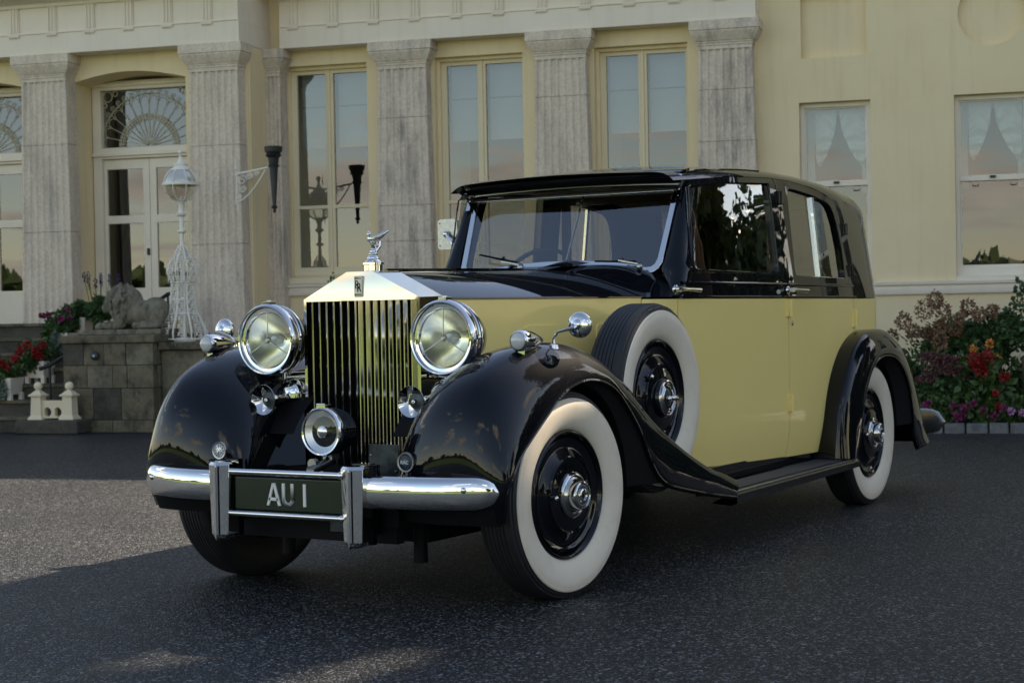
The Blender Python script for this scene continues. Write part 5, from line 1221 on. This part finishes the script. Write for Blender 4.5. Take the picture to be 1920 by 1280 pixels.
m = MB(); u_i = [(-.015, H), (-.015, -.016)]+[(.015*math.cos(a), -.016+.015*math.sin(a)) for a in np.linspace(PI, 2*PI, 10)][1:-1]+[(.015, -.016), (.015, H)]
for k in range(len(u_o)-1): m.prism([(.003+q[0], .452+q[1]) for q in (u_o[k], u_o[k+1], u_i[k+1], u_i[k])], lambda u_, v: (u_, -.7355, v), lambda u_, v: (u_, -.7295, v))
build(m, 'plate_letter', ALU, np_)
letter('plate_digit', .084, [[(-.0065, -H), (.0065, -H), (.0065, H), (-.0065, H)]])
m = MB(); m.box(-.272, .279, -.7165, -.70, .38, .52); build(m, 'plate_backing', DRK, np_)
# fog lamp
c = (.115, -.66, .693)
f = build(fl([(-.15, .03), (-.145, .055), (-.12, .076), (-.06, .088), (-.02, .090)], c, 40, True), 'fog_lamp', BLK, car, sharp=50)
for k in range(5): build(fl([(-.045-.02*k, .0895-.0018*k*k*.5), (-.040-.02*k, .0935-.0018*k*k*.5), (-.035-.02*k, .0895-.0018*k*k*.5)], c, 36), 'cooling_fin', BLK, f)
build(fl([(-.03, .091), (-.02, .0965), (.0, .0965), (.008, .090), (.006, .084), (.0, .083)], c, 48), 'fog_rim', CHR, f, sharp=45)
build(fl([(-.004, .083)]+[(-.004-.034*(1-(r/.083)**2), r) for r in (.07, .055, .04, .025, .012, .003)], c, 44), 'reflector', REFF, f, sharp=80)
build(fl([(.003, .084), (.010, .05), (.013, .001)], c, 40), 'fog_glass', GLL, f)
build(fl([(-.03, .022), (-.005, .024), (.0, .018), (.001, .001)], c, 24), 'bulb_shield', CHR, f)
m = MB(); m.obox((c[0], c[1]+.02, c[2]+.098), (.022, 0, 0), (0, .022, 0), (0, 0, .008)); m.tube([(c[0]-.02, c[1]+.0, c[2]+.106), (c[0]+.02, c[1]+.0, c[2]+.106)], .005, 6); build(m, 'fog_lamp_clip', CHR, f, bevel=.002)
m = MB(); m.obox((c[0], c[1]+.06, c[2]-.098), (.022, 0, 0), (0, .024, 0), (0, 0, .012)); m.tube([(c[0], c[1]+.06, c[2]-.10), (c[0], c[1]+.03, .57), (c[0], -.735, .55)], .018, 10); m.lathe([(-.012, .020), (.012, .020)], (c[0]-.01, -.70, .573), FWD, 14); build(m, 'fog_lamp_bracket', CHD, f)
# club badges
for (x, y, z, r, tp) in ((.468, -.60, .580, .039, 0), (-.375, -.69, .612, .036, 1)):
    b = build(fl([(-.008, r), (.0, r), (.004, r*.95), (.003, r*.8), (.001, r*.78)], (x, y, z), 36), 'car_badge', CHD, car)
    build(fl([(.0, r*.78), (.003, r*.7), (.004, .001)], (x, y, z), 30), 'badge_face', DRM if not tp else LNS, b)
    if not tp:
        build(fl([(.003, r*.42), (.007, r*.38), (.008, .001)], (x, y, z), 6), 'badge_shield', EMB, b); text('badge_cipher', 'RAC', .019, ALU, b, Matrix.Translation((x, y-.009, z)) @ Matrix.Rotation(PI/2, 4, 'X'), .0006)
    else:
        q = MB()
        for k in range(12): a = 2*PI*k/12; q.tube([(x, y-.004, z), (x+r*.7*math.cos(a), y-.004, z+r*.7*math.sin(a))], .0025, 5)
        build(q, 'badge_rays', CHR, b)
    build(MB().tube([(x, y+.004, z-r*.9), (x, y+.004, z-r-.07)], .006, 6), 'badge_stem', CHD, b)
o = build(MB().box(.262, .402, -.555, -.548, .48, .642), 'steel_plate', DRM, car, bevel=.002)
for (a, b_) in ((.275, .60), (.275, .55), (.39, .54)): build(MB().ball((a, -.556, b_), .005, 6, 5), 'rivet', CHD, o)
# rear bumper
m = MB(); rows = []
for t_ in np.linspace(-1, 1, 41):
    x = .93*t_; k = 1 if abs(t_) < .85 else math.sqrt(max(0, 1-((abs(t_)-.85)/.15)**2))*.97+.03
    rows.append([(x, 4.97-.10*abs(t_)**3+.028*k*math.sin(a), .40+.082*k*math.cos(a)) for a in np.linspace(0, 2*PI, 19)[:-1]])
m.grid(rows, False, True); build(m, 'rear_bumper', CHD, car, sharp=60)
build(MB().box(-.40, .40, 4.55, 4.88, .36, .44), 'bumper_bracket', DRK, car)
m = MB(); m.lathe([(-.3, .05), (.35, .05)], (0, 4.62, .75), 'z', 8); 
# interior
def it(mb, name, mat, **k): return build(mb, name, mat, car, **k)
it(MB().box(-.66, .66, 1.50, 1.56, 1.02, 1.27), 'dashboard', WOOD, bevel=.02)
it(MB().box(-.62, .62, 2.10, 2.62, .62, .80), 'front_seat', LEA, bevel=.05)
it(MB().box(-.62, .62, 2.50, 2.66, .78, 1.28), 'front_seat_back', LEA, bevel=.05)
it(MB().box(-.60, .60, 3.55, 4.15, .62, .84), 'rear_seat', LEA, bevel=.06)
it(MB().box(-.60, .60, 4.02, 4.22, .82, 1.40), 'rear_seat_back', LEA, bevel=.06)
m = MB()
for x0, x1 in ((-.66, -.61), (.61, .66), (-.015, .015)): m.box(x0, x1, 2.68, 2.71, 1.28, 1.78)
m.box(-.66, .66, 2.68, 2.71, 1.76, 1.84); m.box(-.66, .66, 2.68, 2.71, .40, 1.29); it(m, 'partition', WOOD, bevel=.004)
m = MB(); m.grid([[(x, y, z-.0) for x in (-.60, .60)] for y, z in ((1.72, 1.775), (2.2, 1.80), (3.2, 1.80), (3.7, 1.74))]); it(m, 'headlining', LIN)
for s in (1, -1):
    m = MB(); m.box(min(s*.655, s*.672), max(s*.655, s*.672), 1.7, 3.6, .45, 1.26); it(m, 'door_trim', LEA)
m = MB(); cs = Vector((-.33, 1.80, 1.30)); ax = Vector((0, -.80, .52)).normalized(); e1 = Vector((1, 0, 0)); e2 = ax.cross(e1)
m.tube([cs+.215*(math.cos(a)*e1+math.sin(a)*e2) for a in np.linspace(0, 2*PI, 41)[:-1]], .012, 8, closed=True)
for a in (PI/2, PI/2+2.1, PI/2-2.1): m.tube([cs, cs+.21*(math.cos(a)*e1+math.sin(a)*e2)], .007, 6)
m.ball(cs, .035, 12, 8); m.tube([cs, cs-ax*.45*-1], .018, 8) if False else m.tube([cs, cs+Vector((0, -.30, -.25))], .018, 8); it(m, 'steering_wheel', BLK)
m = MB(); m.tube([(.02, wsy(1.40)+.03, 1.40), (.045, wsy(1.72)+.03, 1.735)], .006, 6); m.obox((.05, wsy(1.72)+.05, 1.738), (.03, 0, 0), (0, .01, 0), (0, 0, .006)); it(m, 'screen_rod', CHR)
